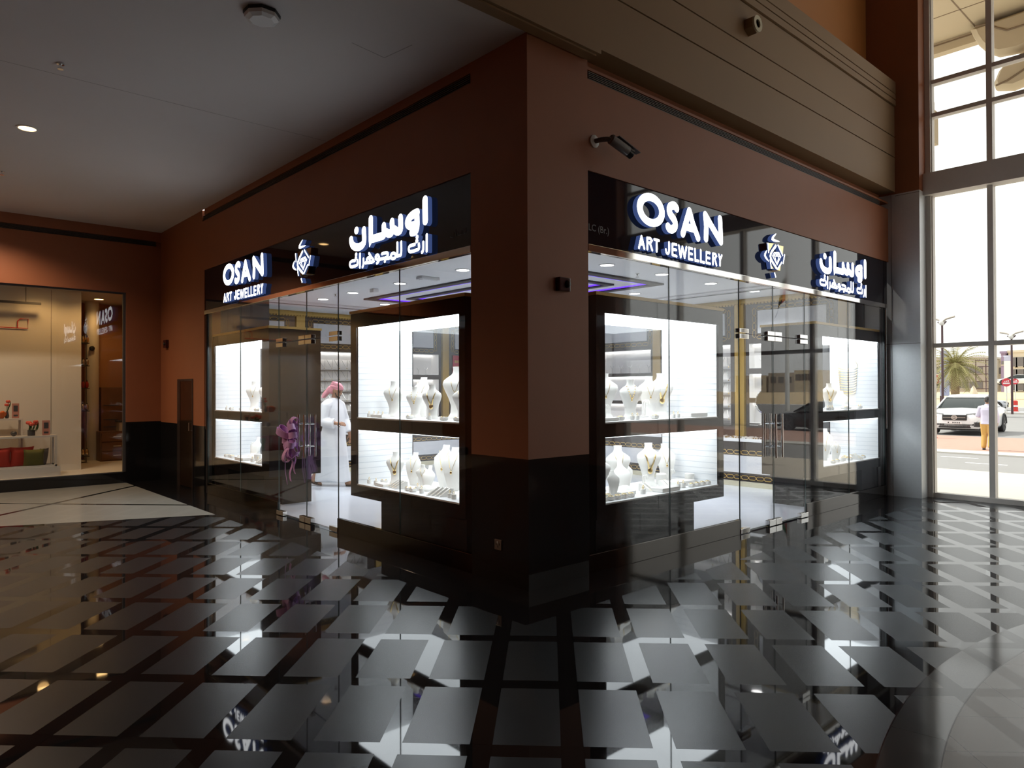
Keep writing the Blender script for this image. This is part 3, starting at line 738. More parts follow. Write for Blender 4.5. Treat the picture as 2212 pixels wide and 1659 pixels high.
def proto(kind):
    if kind in PROTO: return dup(PROTO[kind], (0, 0, 0)), False
    if kind == 'bust':
        m = MB(); zz = [i / 26 for i in range(27)]
        m.loft([scaled(bust_ring(z), .44) for z in zz]); o = m.build('neck_bust', 'leather', smooth=True, origin=(0, 0, 0))
    elif kind == 'arch':
        prof = [(.10, 1.0, .085), (.06, .90, .09), (.0, .80, .17), (-.05, .70, .26), (-.09, .55, .25), (-.11, .38, .20), (-.09, .18, .15), (-.04, 0, .13)]
        m = MB(); R = []
        for i, (y, z, w) in enumerate(prof):
            R.append(scaled([(-w, y + .02, z), (-w * .5, y - .012, z), (0, y - .02, z), (w * .5, y - .012, z), (w, y + .02, z), (w, y + .05, z), (w * .5, y + .022, z), (0, y + .014, z), (-w * .5, y + .022, z), (-w, y + .05, z)], .44))
        m.loft(R)
        m.loft([scaled([(-w, y - .02, z), (w, y - .02, z), (w, y + .02, z), (-w, y + .02, z)], .44) for y, z, w in ((.0, .80, .10), (.10, .70, .10), (.19, .5, .09), (.22, .25, .09), (.20, 0.0, .10))])
        o = m.build('arched_bust', 'leather', smooth=True, origin=(0, 0, 0))
    elif kind == 'lean':
        M_ = Matrix.Rotation(math.radians(-32), 4, 'X'); m = MB(); zz = [i / 16 for i in range(17)]
        def rg(z): 
            return [tuple(M_ @ Vector((p[0] * .30 * .80, p[1] * .30 * .7, .26 * z))) for p in bust_ring(.35 + .65 * z)]
        m.loft(rg_list := [[(p[0], p[1], p[2] + .035) for p in rg(z)] for z in zz])
        m.lathe([(.07, 0), (.075, .02), (.05, .05), (.02, .06)], (0, 0.0, 0), 16)
        o = m.build('leaning_bust', 'leather', smooth=True, origin=(0, 0, 0))
    elif kind == 'block':
        m = MB().lathe([(.020, 0), (.022, .003), (.022, .034), (.020, .038)], (0, 0, 0), 16); o = m.build('ring_block', 'leather', smooth=True, origin=(0, 0, 0))
    elif kind == 'ring':
        m = MB().tube([(.011 * math.cos(a), 0, .011 + .011 * math.sin(a)) for a in [2 * PI * k / 16 for k in range(16)]], .0022, 6, closed=True); m.ball((0, 0, .0245), (.004, .004, .0035), 8, 6)
        o = m.build('ring', 'gold', smooth=True, origin=(0, 0, 0))
    elif kind == 'pillow':
        m = MB().bbox((-.038, -.03, 0), (.038, .03, .036), .014); o = m.build('display_cushion', 'leather', smooth=True, origin=(0, 0, 0))
    elif kind == 'bangle':
        m = MB().tube([(.034 * math.cos(a), .024 * math.sin(a), .036 + .004 * math.sin(2 * a)) for a in [2 * PI * k / 20 for k in range(20)]], .003, 6, closed=True); o = m.build('bangle', 'gold', smooth=True, origin=(0, 0, 0))
    elif kind == 'ramp':
        m = MB(); m.prism([(-.018, -.085, 0), (-.018, .06, 0), (-.018, .06, .075), (-.018, .03, .078), (-.018, -.075, .008)], (.036, 0, 0)); o = m.build('bracelet_ramp', 'leather', origin=(0, 0, 0))
    elif kind == 'bracelet':
        m = MB(); m.tube([(0.003 * math.sin(i * 2.2), -.07 + i * .012, .0105 + .068 * (i / 9.0)) for i in range(10)], [.003, .004] * 5, 6); o = m.build('bracelet', 'gold', smooth=True, origin=(0, 0, 0))
    elif kind == 'hooks':
        m = MB()
        for x in (-.02, .02): m.tube([(x, 0, 0), (x, 0, .11), (x, -.012, .135), (x, -.03, .14), (x, -.042, .12), (x, -.044, .10)], .007, 8)
        m.bbox((-.035, -.025, 0), (.035, .025, .012), .003); o = m.build('earring_stand', 'leather', smooth=True, origin=(0, 0, 0))
    elif kind == 'slab':
        m = MB().bbox((-.13, -.06, 0), (.13, .06, .035), .006); o = m.build('display_riser', 'leather', origin=(0, 0, 0))
    elif kind == 'drum':
        m = MB().lathe([(.052, 0), (.055, .004), (.055, .10), (.048, .108)], (0, 0, 0), 20); o = m.build('bangle_drum', 'leather', smooth=True, origin=(0, 0, 0))
    elif kind in ('necklace', 'bib', 'pearl'):
        m = MB(); P = scaled(drape(.115 if kind != 'bib' else .15, .83, .50 if kind != 'bib' else .46), .44)
        if kind == 'pearl':
            for p in P: m.ball(p, .0075, 8, 6)
        else:
            m.tube(P, .0022 if kind == 'necklace' else .0032, 6)
        o = thing('necklace', 'x', 'necklace', (0, 0, 0)); m.build('chain', 'gold', o, smooth=True)
        m = MB()
        if kind == 'bib':
            for k in range(3): m.tube(scaled(drape(.135 - .02 * k, .74 - .03 * k, .40 - .05 * k), .44), .005, 6)
            y = bust_front(0, .38) * .44; m.ball((0, y - .006, .36 * .44), (.028, .006, .036), 12, 8)
        else:
            y = bust_front(0, .46) * .44; m.ball((0, y - .006, .47 * .44), (.010, .005, .014), 10, 8)
        m.build('pendant', 'gold', o, smooth=True)
    elif kind in ('arch_necklace',):
        m = MB(); P = []
        for i in range(13):
            t = -1 + i / 6; z = .45 + .42 * abs(t) ** 1.3; P.append((.13 * t * (1 - .25 * (1 - abs(t))), lerp([0, .18, .38, .55, .7, .8, .9, 1], [-.04, -.09, -.11, -.09, -.05, 0, .06, .1], z) - .033, z))
        m.tube(scaled(P, .44), .0022, 6); o = thing('necklace', 'x', 'necklace', (0, 0, 0)); m.build('chain', 'gold', o, smooth=True)
        m = MB().ball((0, (-.115 - .035) * .44, .43 * .44), (.013, .006, .017), 10, 8); m.build('pendant', 'gold', o, smooth=True)
    PROTO[kind] = o
    return o, True
CAT = {'bust': 'bust stand', 'arch': 'bust stand', 'lean': 'bust stand', 'block': 'ring stand', 'ring': 'ring', 'pillow': 'cushion', 'bangle': 'bangle', 'ramp': 'bracelet stand', 'bracelet': 'bracelet',
       'hooks': 'earring stand', 'slab': 'display riser', 'drum': 'bangle stand', 'necklace': 'necklace', 'bib': 'necklace', 'pearl': 'necklace', 'arch_necklace': 'necklace'}
def put(kind, side, s, d, z, label, group=None, scale=1.0, rot=0.0, T=None, base=None):
    o, first = proto(kind)
    tag(o, label, CAT[kind], group)
    o.location = (T or (right_T if side == 'R' else left_T))((s, d, z))
    b = base if base is not None else (0 if side == 'R' else -PI / 2)
    o.rotation_euler = (0, 0, b + (rot if side == 'R' else -rot)); o.scale = (scale, scale, scale)
    if not group and 'group' in o: del o['group']
    return o
CASE = {'NL': ('L', 'corridor case by column'), 'FL': ('L', 'corridor case beyond doors'), 'NR': ('R', 'window-side case by column'), 'FR': ('R', 'window-side case beyond doors')}
DESC = {'bust': 'white neck bust', 'arch': 'white arched bust', 'lean': 'low leaning bust', 'drum': 'white bangle drum', 'hooks': 'hooked earring stand', 'slab': 'low white riser'}
NECK = {'necklace': 'gold necklace', 'bib': 'gold bib', 'pearl': 'beaded necklace', 'arch_necklace': 'gold necklace'}
def fill(case, level, stands, small):
    side, cname = CASE[case]; z = .570 if level == 'lower' else 1.305
    cnt = {}
    for kind, s, d, sc, rot, neck in sorted(stands, key=lambda q: q[1]):
        i = cnt.get(kind, 0); cnt[kind] = i + 1
        who = 'on the %s %s from the column' % (ORD[i], DESC[kind].split()[-1])
        rot = rot - .75 if kind in ('bust', 'arch', 'lean') else rot
        put(kind, side, s, d, z, '%s, %s from the column, %s shelf, %s' % (DESC[kind], ORD[i], level, cname), level + ' shelf stands, ' + cname, sc, rot)
        if neck:
            nk = 'arch_necklace' if kind == 'arch' else neck
            put(nk, side, s, d, z, '%s, %s, %s shelf, %s' % (NECK[nk], who, level, cname), level + ' shelf necklaces, ' + cname, sc, rot)
    for kind, s, d, sc, rot in small:
        lab = {'block': 'small round white ring block in the front of the %s shelf, %s', 'pillow': 'small white cushion with a bangle, %s shelf, %s', 'ramp': 'thin white bracelet ramp on the %s shelf, %s'}[kind] % (level, cname)
        put(kind, side, s, d, z, lab, kind + 's on the %s shelf, %s' % (level, cname), sc, rot)
        on = {'block': 'ring', 'pillow': 'bangle', 'ramp': 'bracelet'}[kind]
        lab2 = {'block': 'gold ring standing on a white block, %s shelf, %s', 'pillow': 'thin gold bangle round a white cushion, %s shelf, %s', 'ramp': 'gold bracelet laid on a white ramp, %s shelf, %s'}[kind] % (level, cname)
        put(on, side, s, d, z + (.038 if kind == 'block' else 0) * sc, lab2, on + 's on the %s shelf, %s' % (level, cname), sc, rot)
fill('NL', 'lower',
     [('bust', 2.58, .42, .80, .15, 'bib'), ('arch', 2.34, .50, .80, .3, 'x'), ('bust', 2.10, .45, .55, 0, 'pearl'), ('arch', 2.03, .68, 1.0, .3, 'x'), ('arch', 1.70, .55, 1.0, .25, 'x'),
      ('lean', 1.90, .36, .95, .1, 'x' and None), ('arch', 1.28, .42, .72, .3, 'x'), ('arch', 1.42, .70, .85, .3, None), ('slab', 2.52, .22, .8, .1, None)],
     [('block', 2.80, .22, 1.1, 0), ('block', 2.66, .22, 1.1, 0), ('block', 1.79, .22, 1.1, 0), ('block', 1.35, .24, 1.1, 0), ('block', 1.26, .22, 1.1, 0), ('block', 1.16, .24, 1.1, 0),
      ('ramp', 1.60, .24, 1, .35), ('ramp', 1.545, .25, 1, .35), ('ramp', 1.49, .26, 1, .35), ('ramp', 1.435, .27, 1, .35), ('ramp', 2.36, .27, 1, .5), ('ramp', 2.30, .26, 1, .5), ('ramp', 2.24, .25, 1, .5), ('ramp', 2.18, .24, 1, .5),
      ('pillow', 2.03, .22, 1, .2), ('pillow', 1.93, .21, 1, .1), ('pillow', 1.70, .34, 1, 0), ('pillow', 2.72, .36, 1, 0), ('block', 1.98, .30, 1.1, 0), ('pillow', 1.20, .34, 1, 0)])
fill('NL', 'upper',
     [('bust', 1.72, .62, 1.22, .3, 'necklace'), ('bust', 1.86, .40, .80, .2, 'bib'), ('bust', 2.24, .45, .75, .2, 'pearl'), ('bust', 1.42, .45, .78, .2, 'necklace'), ('arch', 2.42, .66, 1.0, .3, 'x'), ('bust', 2.66, .45, .9, .2, 'necklace'), ('slab', 2.60, .24, .9, 0, None)],
     [('block', 2.80, .22, 1, 0), ('block', 2.73, .24, 1, 0), ('block', 2.64, .24, 1, 0), ('block', 2.55, .24, 1, 0), ('block', 1.71, .26, 1, 0), ('pillow', 1.47, .26, 1, 0), ('pillow', 2.06, .26, 1, 0), ('pillow', 1.25, .26, 1, 0)])
fill('NR', 'lower',
     [('bust', 1.32, .42, .92, .2, 'necklace'), ('bust', 1.86, .62, 1.02, .25, 'necklace'), ('bust', 2.30, .56, 1.04, .25, 'bib'), ('arch', 2.74, .66, .95, .1, 'x'), ('lean', 1.72, .42, 1.2, .2, None), ('arch', 1.47, .36, .55, .3, None), ('arch', 2.02, .64, .60, .3, None),
      ('hooks', 1.62, .62, 1.2, .2, None), ('hooks', 2.08, .46, 1.0, .2, None), ('hooks', 2.62, .52, 1.1, .2, None), ('drum', 2.85, .42, .95, 0, None), ('drum', 2.52, .56, 1.05, 0, None), ('slab', 2.12, .21, 1.15, 0, None), ('slab', 2.62, .38, 1.3, 0, None), ('slab', 2.80, .56, .8, 0, None), ('slab', 1.62, .34, .9, 0, None)],
     [('pillow', 1.14, .20, 1, .2), ('pillow', 1.24, .20, 1, .2), ('pillow', 1.34, .20, 1, .2), ('pillow', 1.44, .20, 1, .2), ('pillow', 1.54, .20, 1, .2), ('pillow', 1.20, .29, 1, .2), ('pillow', 1.32, .30, 1, .2), ('pillow', 2.56, .20, 1, .2), ('pillow', 2.66, .20, 1, .2), ('pillow', 2.76, .20, 1, .2), ('pillow', 2.86, .20, 1, .2),
      ('block', 1.78, .24, 1.2, 0), ('block', 1.84, .28, 1.2, 0), ('block', 2.36, .23, 1.2, 0), ('block', 2.45, .23, 1.2, 0), ('ramp', 1.94, .34, 1, .2), ('ramp', 2.00, .34, 1, .2), ('ramp', 2.26, .34, 1, -.2), ('ramp', 2.32, .34, 1, -.2)])
fill('NR', 'upper',
     [('bust', 1.30, .50, .95, .2, 'necklace'), ('bust', 1.70, .66, 1.05, .2, 'necklace'), ('bust', 1.92, .50, .9, .2, 'pearl'), ('bust', 2.42, .64, 1.0, .2, 'necklace'), ('bust', 2.66, .66, 1.08, .2, 'bib'), ('hooks', 2.22, .56, 1.3, .2, None), ('hooks', 1.58, .56, 1.0, .2, None), ('slab', 2.70, .26, 1.2, 0, None), ('slab', 1.24, .24, .9, 0, None)],
     [('block', 1.62, .24, 1, 0), ('block', 1.70, .24, 1, 0), ('block', 2.30, .24, 1, 0), ('block', 2.38, .24, 1, 0), ('pillow', 1.98, .24, 1, 0), ('pillow', 2.84, .28, 1, 0), ('pillow', 1.46, .26, 1, 0)])
fill('FR', 'lower',
     [('arch', 6.10, .60, .95, .1, 'x'), ('arch', 6.30, .48, .80, .1, 'x'), ('arch', 6.52, .40, .60, .1, 'x'), ('arch', 6.75, .66, .98, -.3, 'x'), ('arch', 5.90, .66, .95, .1, 'x'), ('slab', 6.85, .34, .9, 0, None)],
     [('pillow', 6.02, .22, 1, .1), ('pillow', 6.20, .24, 1, .1), ('pillow', 6.62, .24, 1, .1), ('pillow', 6.95, .26, 1, .1), ('pillow', 7.08, .24, 1, .1), ('block', 6.36, .24, 1.2, 0), ('block', 6.46, .26, 1.2, 0), ('ramp', 6.78, .22, 1, 0), ('ramp', 6.84, .22, 1, 0), ('pillow', 7.02, .40, 1, 0)])
fill('FR', 'upper',
     [('bust', 6.05, .60, 1.15, .1, 'bib'), ('bust', 6.40, .44, .85, .1, 'bib'), ('lean', 6.78, .36, 1.0, 0, None)],
     [('block', 5.86, .22, 1, 0), ('block', 5.93, .22, 1, 0), ('block', 6.0, .22, 1, 0), ('pillow', 6.45, .22, 1, 0), ('block', 6.98, .26, 1, 0), ('block', 7.05, .26, 1, 0), ('pillow', 7.12, .30, 1, 0)])
fill('FL', 'lower',
     [('lean', 6.62, .46, 1.2, .1, None), ('arch', 6.35, .62, .62, .2, 'x'), ('bust', 6.02, .50, .62, 0, 'necklace'), ('arch', 5.66, .48, .66, 0, 'x'), ('hooks', 6.75, .56, 1.6, 0, None), ('slab', 6.42, .23, 1.2, 0, None), ('drum', 6.16, .34, .9, 0, None)],
     [('pillow', 7.12, .24, 1, 0), ('pillow', 7.0, .26, 1, 0), ('pillow', 6.88, .24, 1, 0), ('pillow', 6.74, .30, 1, 0), ('block', 6.05, .22, 1.2, 0), ('block', 5.95, .26, 1.2, 0), ('ramp', 5.80, .24, 1, 0), ('ramp', 5.72, .24, 1, 0), ('pillow', 5.62, .22, 1, 0)])
fill('FL', 'upper',
     [('bust', 6.80, .55, 1.0, .1, 'necklace'), ('bust', 6.30, .55, 1.0, .1, 'necklace'), ('bust', 5.75, .50, .95, 0, 'necklace')],
     [('block', 7.05, .22, 1, 0), ('pillow', 6.85, .22, 1, 0), ('block', 6.5, .22, 1, 0), ('pillow', 5.9, .22, 1, 0), ('block', 5.7, .22, 1, 0)])
# gold bib hung on the slatted end panel of the far window-side case
t = thing('necklace', 'wide gold bib of many rows hung on the slatted panel, window-side case beyond the doors', 'necklace', (7.33, .55, 1.55))
m = MB()
for k in range(11):
    z = 1.93 - k * .038; w = .145 - .003 * k
    m.tube([(7.326 - .012 * math.cos(q * .5), .56 + w * math.sin(q * PI / 8) , z - .028 * math.cos(q * PI / 8)) for q in range(-4, 5)], .006, 6)
m.build('chain_rows', 'gold', t, smooth=True)
m = MB()
for sgn in (-1, 1): m.tube([(7.326, .56 + sgn * .14, 1.93), (7.326, .56 + sgn * .15, 1.96), (7.328, .56 + sgn * .10, 2.06)], .003, 6)
m.build('hanging_cord', 'gold', t)
for k in range(0):
    pass
# pile of gold bangles in the lower far window-side case
for k in range(7):
    a = k * 1.9
    o = put('bangle', 'R', 6.60 + .05 * math.cos(a) + .02 * k, .31 + .03 * math.sin(a), .560 + .012 * (k // 2), 'gold bangle in the loose pile, lower shelf, window-side case beyond the doors', 'loose gold bangles, window-side case beyond the doors', .95)

# ------------------------------------------------------------------ inside the shop: display walls
def north_T(p): return (p[0], 8.90 - p[1], p[2])
def east_T(p): return (7.25 - p[1], p[0], p[2])
def chain(m, s0, s1, z, d, vertical=False, hz=.029, pitch=.135, r=.006):
    n = max(1, round((s1 - s0) / pitch)); L = (s1 - s0) / n
    for i in range(n):
        c = s0 + (i + .5) * L; h = L * .56; q = L * .30
        P = [(c - h, 0), (c - q, hz), (c + q, hz), (c + h, 0), (c + q, -hz), (c - q, -hz)]
        m.tube([(p[0], d, z + p[1]) if not vertical else (z + p[1], d, p[0]) for p in P], r, 4, closed=True)
def bay(T, s0, s1, label, niches, depth, low=None, group='display bays'):
    """brown framed bay between two gold pilasters: stone panel above, lit niches below"""
    t = thing('display_bay', label, 'wall display', T(((s0 + s1) / 2, .02, 1.0)), group)
    a, b_ = s0 + .015, s1 - .015; al = low or a
    p0, p1 = s0 + .18, s1 - .24          # stone panel
    m = MB(T)
    ns = sorted(niches, key=lambda q: q[2])
    zs = [1.0] + [v for q in ns for v in (q[2], q[3])] + [3.05]
    m.box((a, .0, ns[-1][3]), (b_, .045, 3.05))
    x0 = min(q[0] for q in ns); x1 = max(q[1] for q in ns)
    m.box((al, .0, 1.0), (max(x0, al + .01), .045, ns[-1][3])); m.box((x1, .0, 1.0), (b_, .045, ns[-1][3]))
    z = 1.0
    for q in ns:
        if q[2] > z + .001: m.box((x0, .0, z), (x1, .045, q[2]))
        if q[1] < x1 - .001: m.box((q[1], 0, q[2]), (x1, .045, q[3]))
        z = q[3]
    m.build('brown_board', 'brown_panel', t)
    m = MB(T).bbox((p0, .04, 2.54), (p1, .065, 2.92), .004); m.build('stone_panel', 'stone', t)
    m = MB(T)
    chain(m, p0 - .02, p1 + .02, 2.965, .048); chain(m, p0 - .02, p1 + .02, 2.475, .048)
    chain(m, 2.475, 2.965, p0 - .07, .048, True); chain(m, 2.475, 2.965, p1 + .07, .048, True)
    m.build('chain_inlay', 'gold_paint', t)
    for (n0, n1, z0, z1) in niches:
        m = MB(T); e = .008
        m.box((n0, -depth, z0), (n1, -depth + e, z1)); m.box((n0, -depth, z0), (n1, .04, z0 + e)); m.box((n0, -depth, z1 - e), (n1, .04, z1))
        m.box((n0, -depth, z0), (n0 + e, .04, z1)); m.box((n1 - e, -depth, z0), (n1, .04, z1))
        nb = m.build('niche', 'niche', t)
        m = MB(T); m.box((n0 + .02, -depth + .01, z1 - .02), (n1 - .02, -depth + .05, z1 - .009)); m.build('niche_lamp', 'niche_light', nb)
    return t
N_NICHE = (2.57, 3.76)
bN2 = bay(north_T, 2.38, 3.95, 'display bay with stepped necklace rack on the wall behind the man in white', [(2.57, 3.76, 1.02, 2.38)], .24)
bay(north_T, 1.10, 2.20, 'display bay seen above the dark end of the corridor case beyond the doors', [(1.3, 2.05, 1.02, 2.38)], .24)
bay(north_T, 4.13, 5.68, 'display bay seen through the back of the corridor case by the column', [(4.30, 5.60, 1.94, 2.40), (4.30, 5.60, 1.45, 1.84), (4.30, 5.60, 1.02, 1.37)], .24)
bay(north_T, 5.88, 7.18, 'end display bay beside the red poster', [(6.35, 7.05, 1.94, 2.40)], .24)
bay(east_T, .64, 2.22, 'display bay with three stacked niches behind the round mirror', [(1.02, 2.15, 1.95, 2.37), (1.02, 2.15, 1.45, 1.86), (1.02, 2.15, 1.02, 1.37)], .13, low=.96)
bay(east_T, 2.42, 4.00, 'display bay with narrow view of a necklace rack beside the gold pilaster', [(2.50, 3.80, .99, 2.38)], .13)
bay(east_T, 4.10, 5.72, 'display bay seen through the back of the window-side case by the column', [(4.20, 5.45, 1.92, 2.37), (4.20, 5.45, 1.38, 1.86), (4.20, 5.45, 1.02, 1.32)], .13)
bay(east_T, 5.90, 7.5, 'display bay deep inside near the far shop corner', [(6.1, 7.3, 1.92, 2.37)], .13)
for T, pos, w in ((north_T, (2.29, 4.04, 5.78), 'far'), (east_T, (.55, 2.32, 4.05, 5.81, 7.6), 'side')):
    for i, s in enumerate(pos):
        m = MB(T); m.bbox((s - .088, .0, (2.5 if s < .6 else .72) if T is east_T else .98), (s + .088, .075, 3.05), .006); o = m.build('pilaster', 'gold_paint')
        tag(o, 'flat gold pilaster, %s from the %s end, %s' % (ORD[i], 'corridor' if T is north_T else 'tall windows', 'wall behind the man in white' if T is north_T else 'wall behind the round mirror'), 'pilaster', 'gold pilasters on the shop walls')
for T, e0, e1 in ((north_T, 1.08, 7.2), (east_T, .36, 8.85)):
    m = MB(T)
    m.box((e0, .0, 3.05), (e1, .06, 3.14))
    m.box((e0, .0, 3.06), (e1, .10, 3.10))
    n = int((e1 - e0) / .06)
    for i in range(n): m.box((e0 + i * .06, .06, 3.035), (e0 + i * .06 + .032, .085, 3.06))
    struct(m.build('trim_9', 'gold_paint'))
# stepped racks
def rack(t, T, s0, s1, zs, depth):
    for z in zs:
        m = MB(T)
        pr = [(-depth + .01, z - .10), (-depth + .16 * depth / .24, z - .105), (-depth + .85 * depth, z - .09), (-depth + .95 * depth, z - .06), (-depth + .80 * depth, z - .03), (-depth + .30 * depth, z + .09), (-depth + .18 * depth, z + .105), (-depth + .01, z + .10)]
        m.prism([(s0 + .012, p[0], p[1]) for p in pr], (s1 - s0 - .024, 0, 0))
        m.build('rack_board', 'leather', t, smooth=50)
ZN = [2.12, 1.90, 1.68, 1.46, 1.24]
rack(bN2, north_T, 2.57, 3.76, ZN, .24)
bE2 = [o for o in COL.objects if o.name.startswith('display_bay') and 'narrow view' in o.get('label', '')][0]
ZE = [2.06, 1.83, 1.60, 1.37, 1.15]
rack(bE2, east_T, 2.50, 3.80, ZE, .13)
def hang_proto():
    m = MB(); P = []
    for i in range(11):
        t = -1 + i / 5; P.append((.062 * t, -.095 + .09 * (abs(t) ** 1.5) - 0.0, -.07 + .165 * (abs(t) ** 1.5)))
    m.tube(P, .0042, 5)
    o = thing('chain_necklace', 'x', 'necklace', (0, 0, 0)); m.build('chain', 'silver', o, smooth=True)
    m = MB().ball((0, -.102, -.078), (.010, .006, .014), 8, 6); m.build('pendant', 'gold', o, smooth=True)
    return o
hp = hang_proto(); first = True
def hang(loc, rz, sy, label, group):
    global first
    if first: o = hp; first = False
    else: o = dup(hp, (0, 0, 0))
    o.location = loc; o.rotation_euler = (0, 0, rz); o.scale = (1, sy, 1); tag(o, label, 'necklace', group)
for z in ZN:
    for k in range(7):
        s = 2.66 + k * .167
        hang((s, 8.90 + .115, z + .005), 0, 1.0, 'fine chain necklace draped on the stepped rack behind the man in white', 'chain necklaces on the rack behind the man')
for z in ZE:
    for k in range(3):
        hang((7.25 + .062, 2.57 + k * .17, z + .005), -PI / 2, .55, 'fine chain necklace on the narrow rack beside the gold pilaster', 'chain necklaces on the narrow rack')
# small paired stands in the upper lit niches
def pend_proto():
    m = MB(); m.tube([(0, 0, 0), (0, 0, .09)], .005, 6); m.tube([(-.045, 0, .15), (0, 0, .09), (.045, 0, .15)], .005, 6); m.bbox((-.03, -.02, 0), (.03, .02, .008), .002)
    o = m.build('earring_stand', 'silver', origin=(0, 0, 0)); tag(o, 'x', 'earring stand'); return o
pp = pend_proto(); pfirst = True
def pend(loc, rz, label, group):
    global pfirst
    if pfirst: o = pp; pfirst = False
    else: o = dup(pp, (0, 0, 0))
    o.location = loc; o.rotation_euler = (0, 0, rz); tag(o, label, 'earring stand', group)
for k in range(5): pend((7.30, 4.32 + k * .23, 1.928), -PI / 2, 'small Y-shaped earring stand in the lit niche seen through the window-side case by the column', 'Y stands in the niche seen through the case')
for k in range(5): pend((4.55 + k * .2, 9.0, 1.948), 0, 'small Y-shaped earring stand in the lit niche seen through the corridor case by the column', 'Y stands in the niche behind the corridor case')
for z in (1.958, 1.458, 1.028):
    pend((7.30, 1.95, z), -PI / 2, 'small Y-shaped earring stand in the stacked niches behind the round mirror', 'Y stands in the stacked niches')
# red poster
m = MB(north_T); m.box((5.985, .05, 1.36), (6.30, .075, 2.39)); t = thing('poster', 'tall red poster with gold print seen through the corridor case by the column', 'poster', north_T((6.14, .06, 1.36)))
m.build('sheet', 'red_poster', t)
m = MB(north_T)
m.lathe([(.06, 0), (.001, 0)], (0, 0, 0), 4) if False else None
for k, z in enumerate((2.22, 2.12, 2.06, 1.78, 1.70, 1.62)):
    for q in range(5): m.box((6.03 + q * .05, .075, z), (6.065 + q * .05, .077, z + (.06 if k == 0 else .03)))
m.build('gold_print', 'gold_paint', t)

# ------------------------------------------------------------------ counters
def counter(T, s0, s1, label, endp):
    t = thing('display_counter', label, 'counter', T(((s0 + s1) / 2, .3, 0)))
    m = MB(T); m.box((s0, .06, .085), (s1, .50, .735)); m.build('base', 'brown_panel', t)
    m = MB(T); m.box((s0, .06, .003), (s1, .52, .085)); m.build('skirting', 'cream', t)
    m = MB(T).bbox((s0 + .08, .495, .225), (s1 - .08, .512, .505), .003); m.build('stone_panel', 'stone', t)
    m = MB(T); chain(m, s0 + .05, s1 - .05, .56, .503); chain(m, s0 + .05, s1 - .05, .15, .503); m.build('chain_inlay', 'gold_paint', t)
    m = MB(T); m.box((s0, .06, .735), (s1, .50, .785)); m.build('tray', 'case_white', t)
    m = MB(T); m.box((s0, .492, .785), (s1, .50, 1.0)); m.box((s0, .06, 1.0), (s1, .50, 1.01)); m.build('glass_top', 'glass', t)
    if endp is not None:
        m = MB(T).bbox((endp - .06, .06, .003), (endp + .06, .515, .735), .004); m.build('end_pilaster', 'gold_paint', t)
    return t
counter(east_T, 1.46, 8.25, 'long low counter with gold chain inlay under the round mirror', 1.40)
counter(north_T, 1.10, 6.6, 'long low counter with gold chain inlay behind the man in white', None)
def gems(T, s0, s1, label, name='ring_rows'):
    m = MB(T); rnd = random.Random(3)
    s = s0 + .03
    while s < s1 - .03:
        for d in (.16, .22, .28, .34, .40, .46):
            h = .010 + .014 * rnd.random(); w = .008 + .006 * rnd.random()
            m.box((s - w, d - w, .786), (s + w, d + w, .786 + h), rnd.choice((0, 0, 1, 2)))
        s += .045
    o = m.build(name, ['leather', 'silver', 'gold']); tag(o, label, 'jewellery', kind='stuff')
gems(east_T, 1.5, 3.2, 'rows of tiny rings in the glass counter under the round mirror')
gems(north_T, 2.0, 6.3, 'rows of tiny rings in the glass counter behind the man in white')
# round mirror on the counter
t = thing('mirror', 'oval tilting chrome mirror standing on the counter', 'mirror', (6.92, 1.72, 1.011))
def ell(rx, rz, x, n=28): return [(6.92 + x + .12 * (rz * math.sin(2 * PI * k / n)) * .0, 1.72 + rx * math.cos(2 * PI * k / n), 1.40 + rz * math.sin(2 * PI * k / n)) for k in range(n)]
m = MB(); m.tube(ell(.145, .185, 0), .009, 8, closed=True); m.build('rim', 'chrome', t, smooth=True)
m = MB(); m.loft([ell(.14, .18, -.004), ell(.14, .18, .004)]); m.build('mirror_glass', 'mirror', t)
m = MB(); m.tube([(6.92, 1.72 + .17 * math.cos(a), 1.40 + .20 * math.sin(a)) for a in [PI + k * PI / 12 for k in range(13)]], .007, 8); m.tube([(6.92, 1.72, 1.20), (6.92, 1.72, 1.04)], .012, 10); m.build('yoke', 'chrome', t, smooth=True)
m = MB().lathe([(.10, 0), (.10, .012), (.03, .03), (.012, .05)], (6.92, 1.72, 1.011), 24); m.build('base', 'chrome', t, smooth=True)
# dark scale on the counter behind the man
t = thing('counter_scale', 'small dark display stand on the counter behind the man in white', 'stand', (3.45, 8.6, 1.011))
m = MB().bbox((3.35, 8.52, 1.011), (3.60, 8.68, 1.03), .004); m.build('base', 'black_plastic', t)
m = MB(); m.tube([(3.47, 8.6, 1.03), (3.47, 8.6, 1.17)], .02, 8); m.build('post', 'black_plastic', t)
m = MB().bbox((3.30, 8.52, 1.17), (3.66, 8.68, 1.20), .006); m.build('plate', 'black_plastic', t)

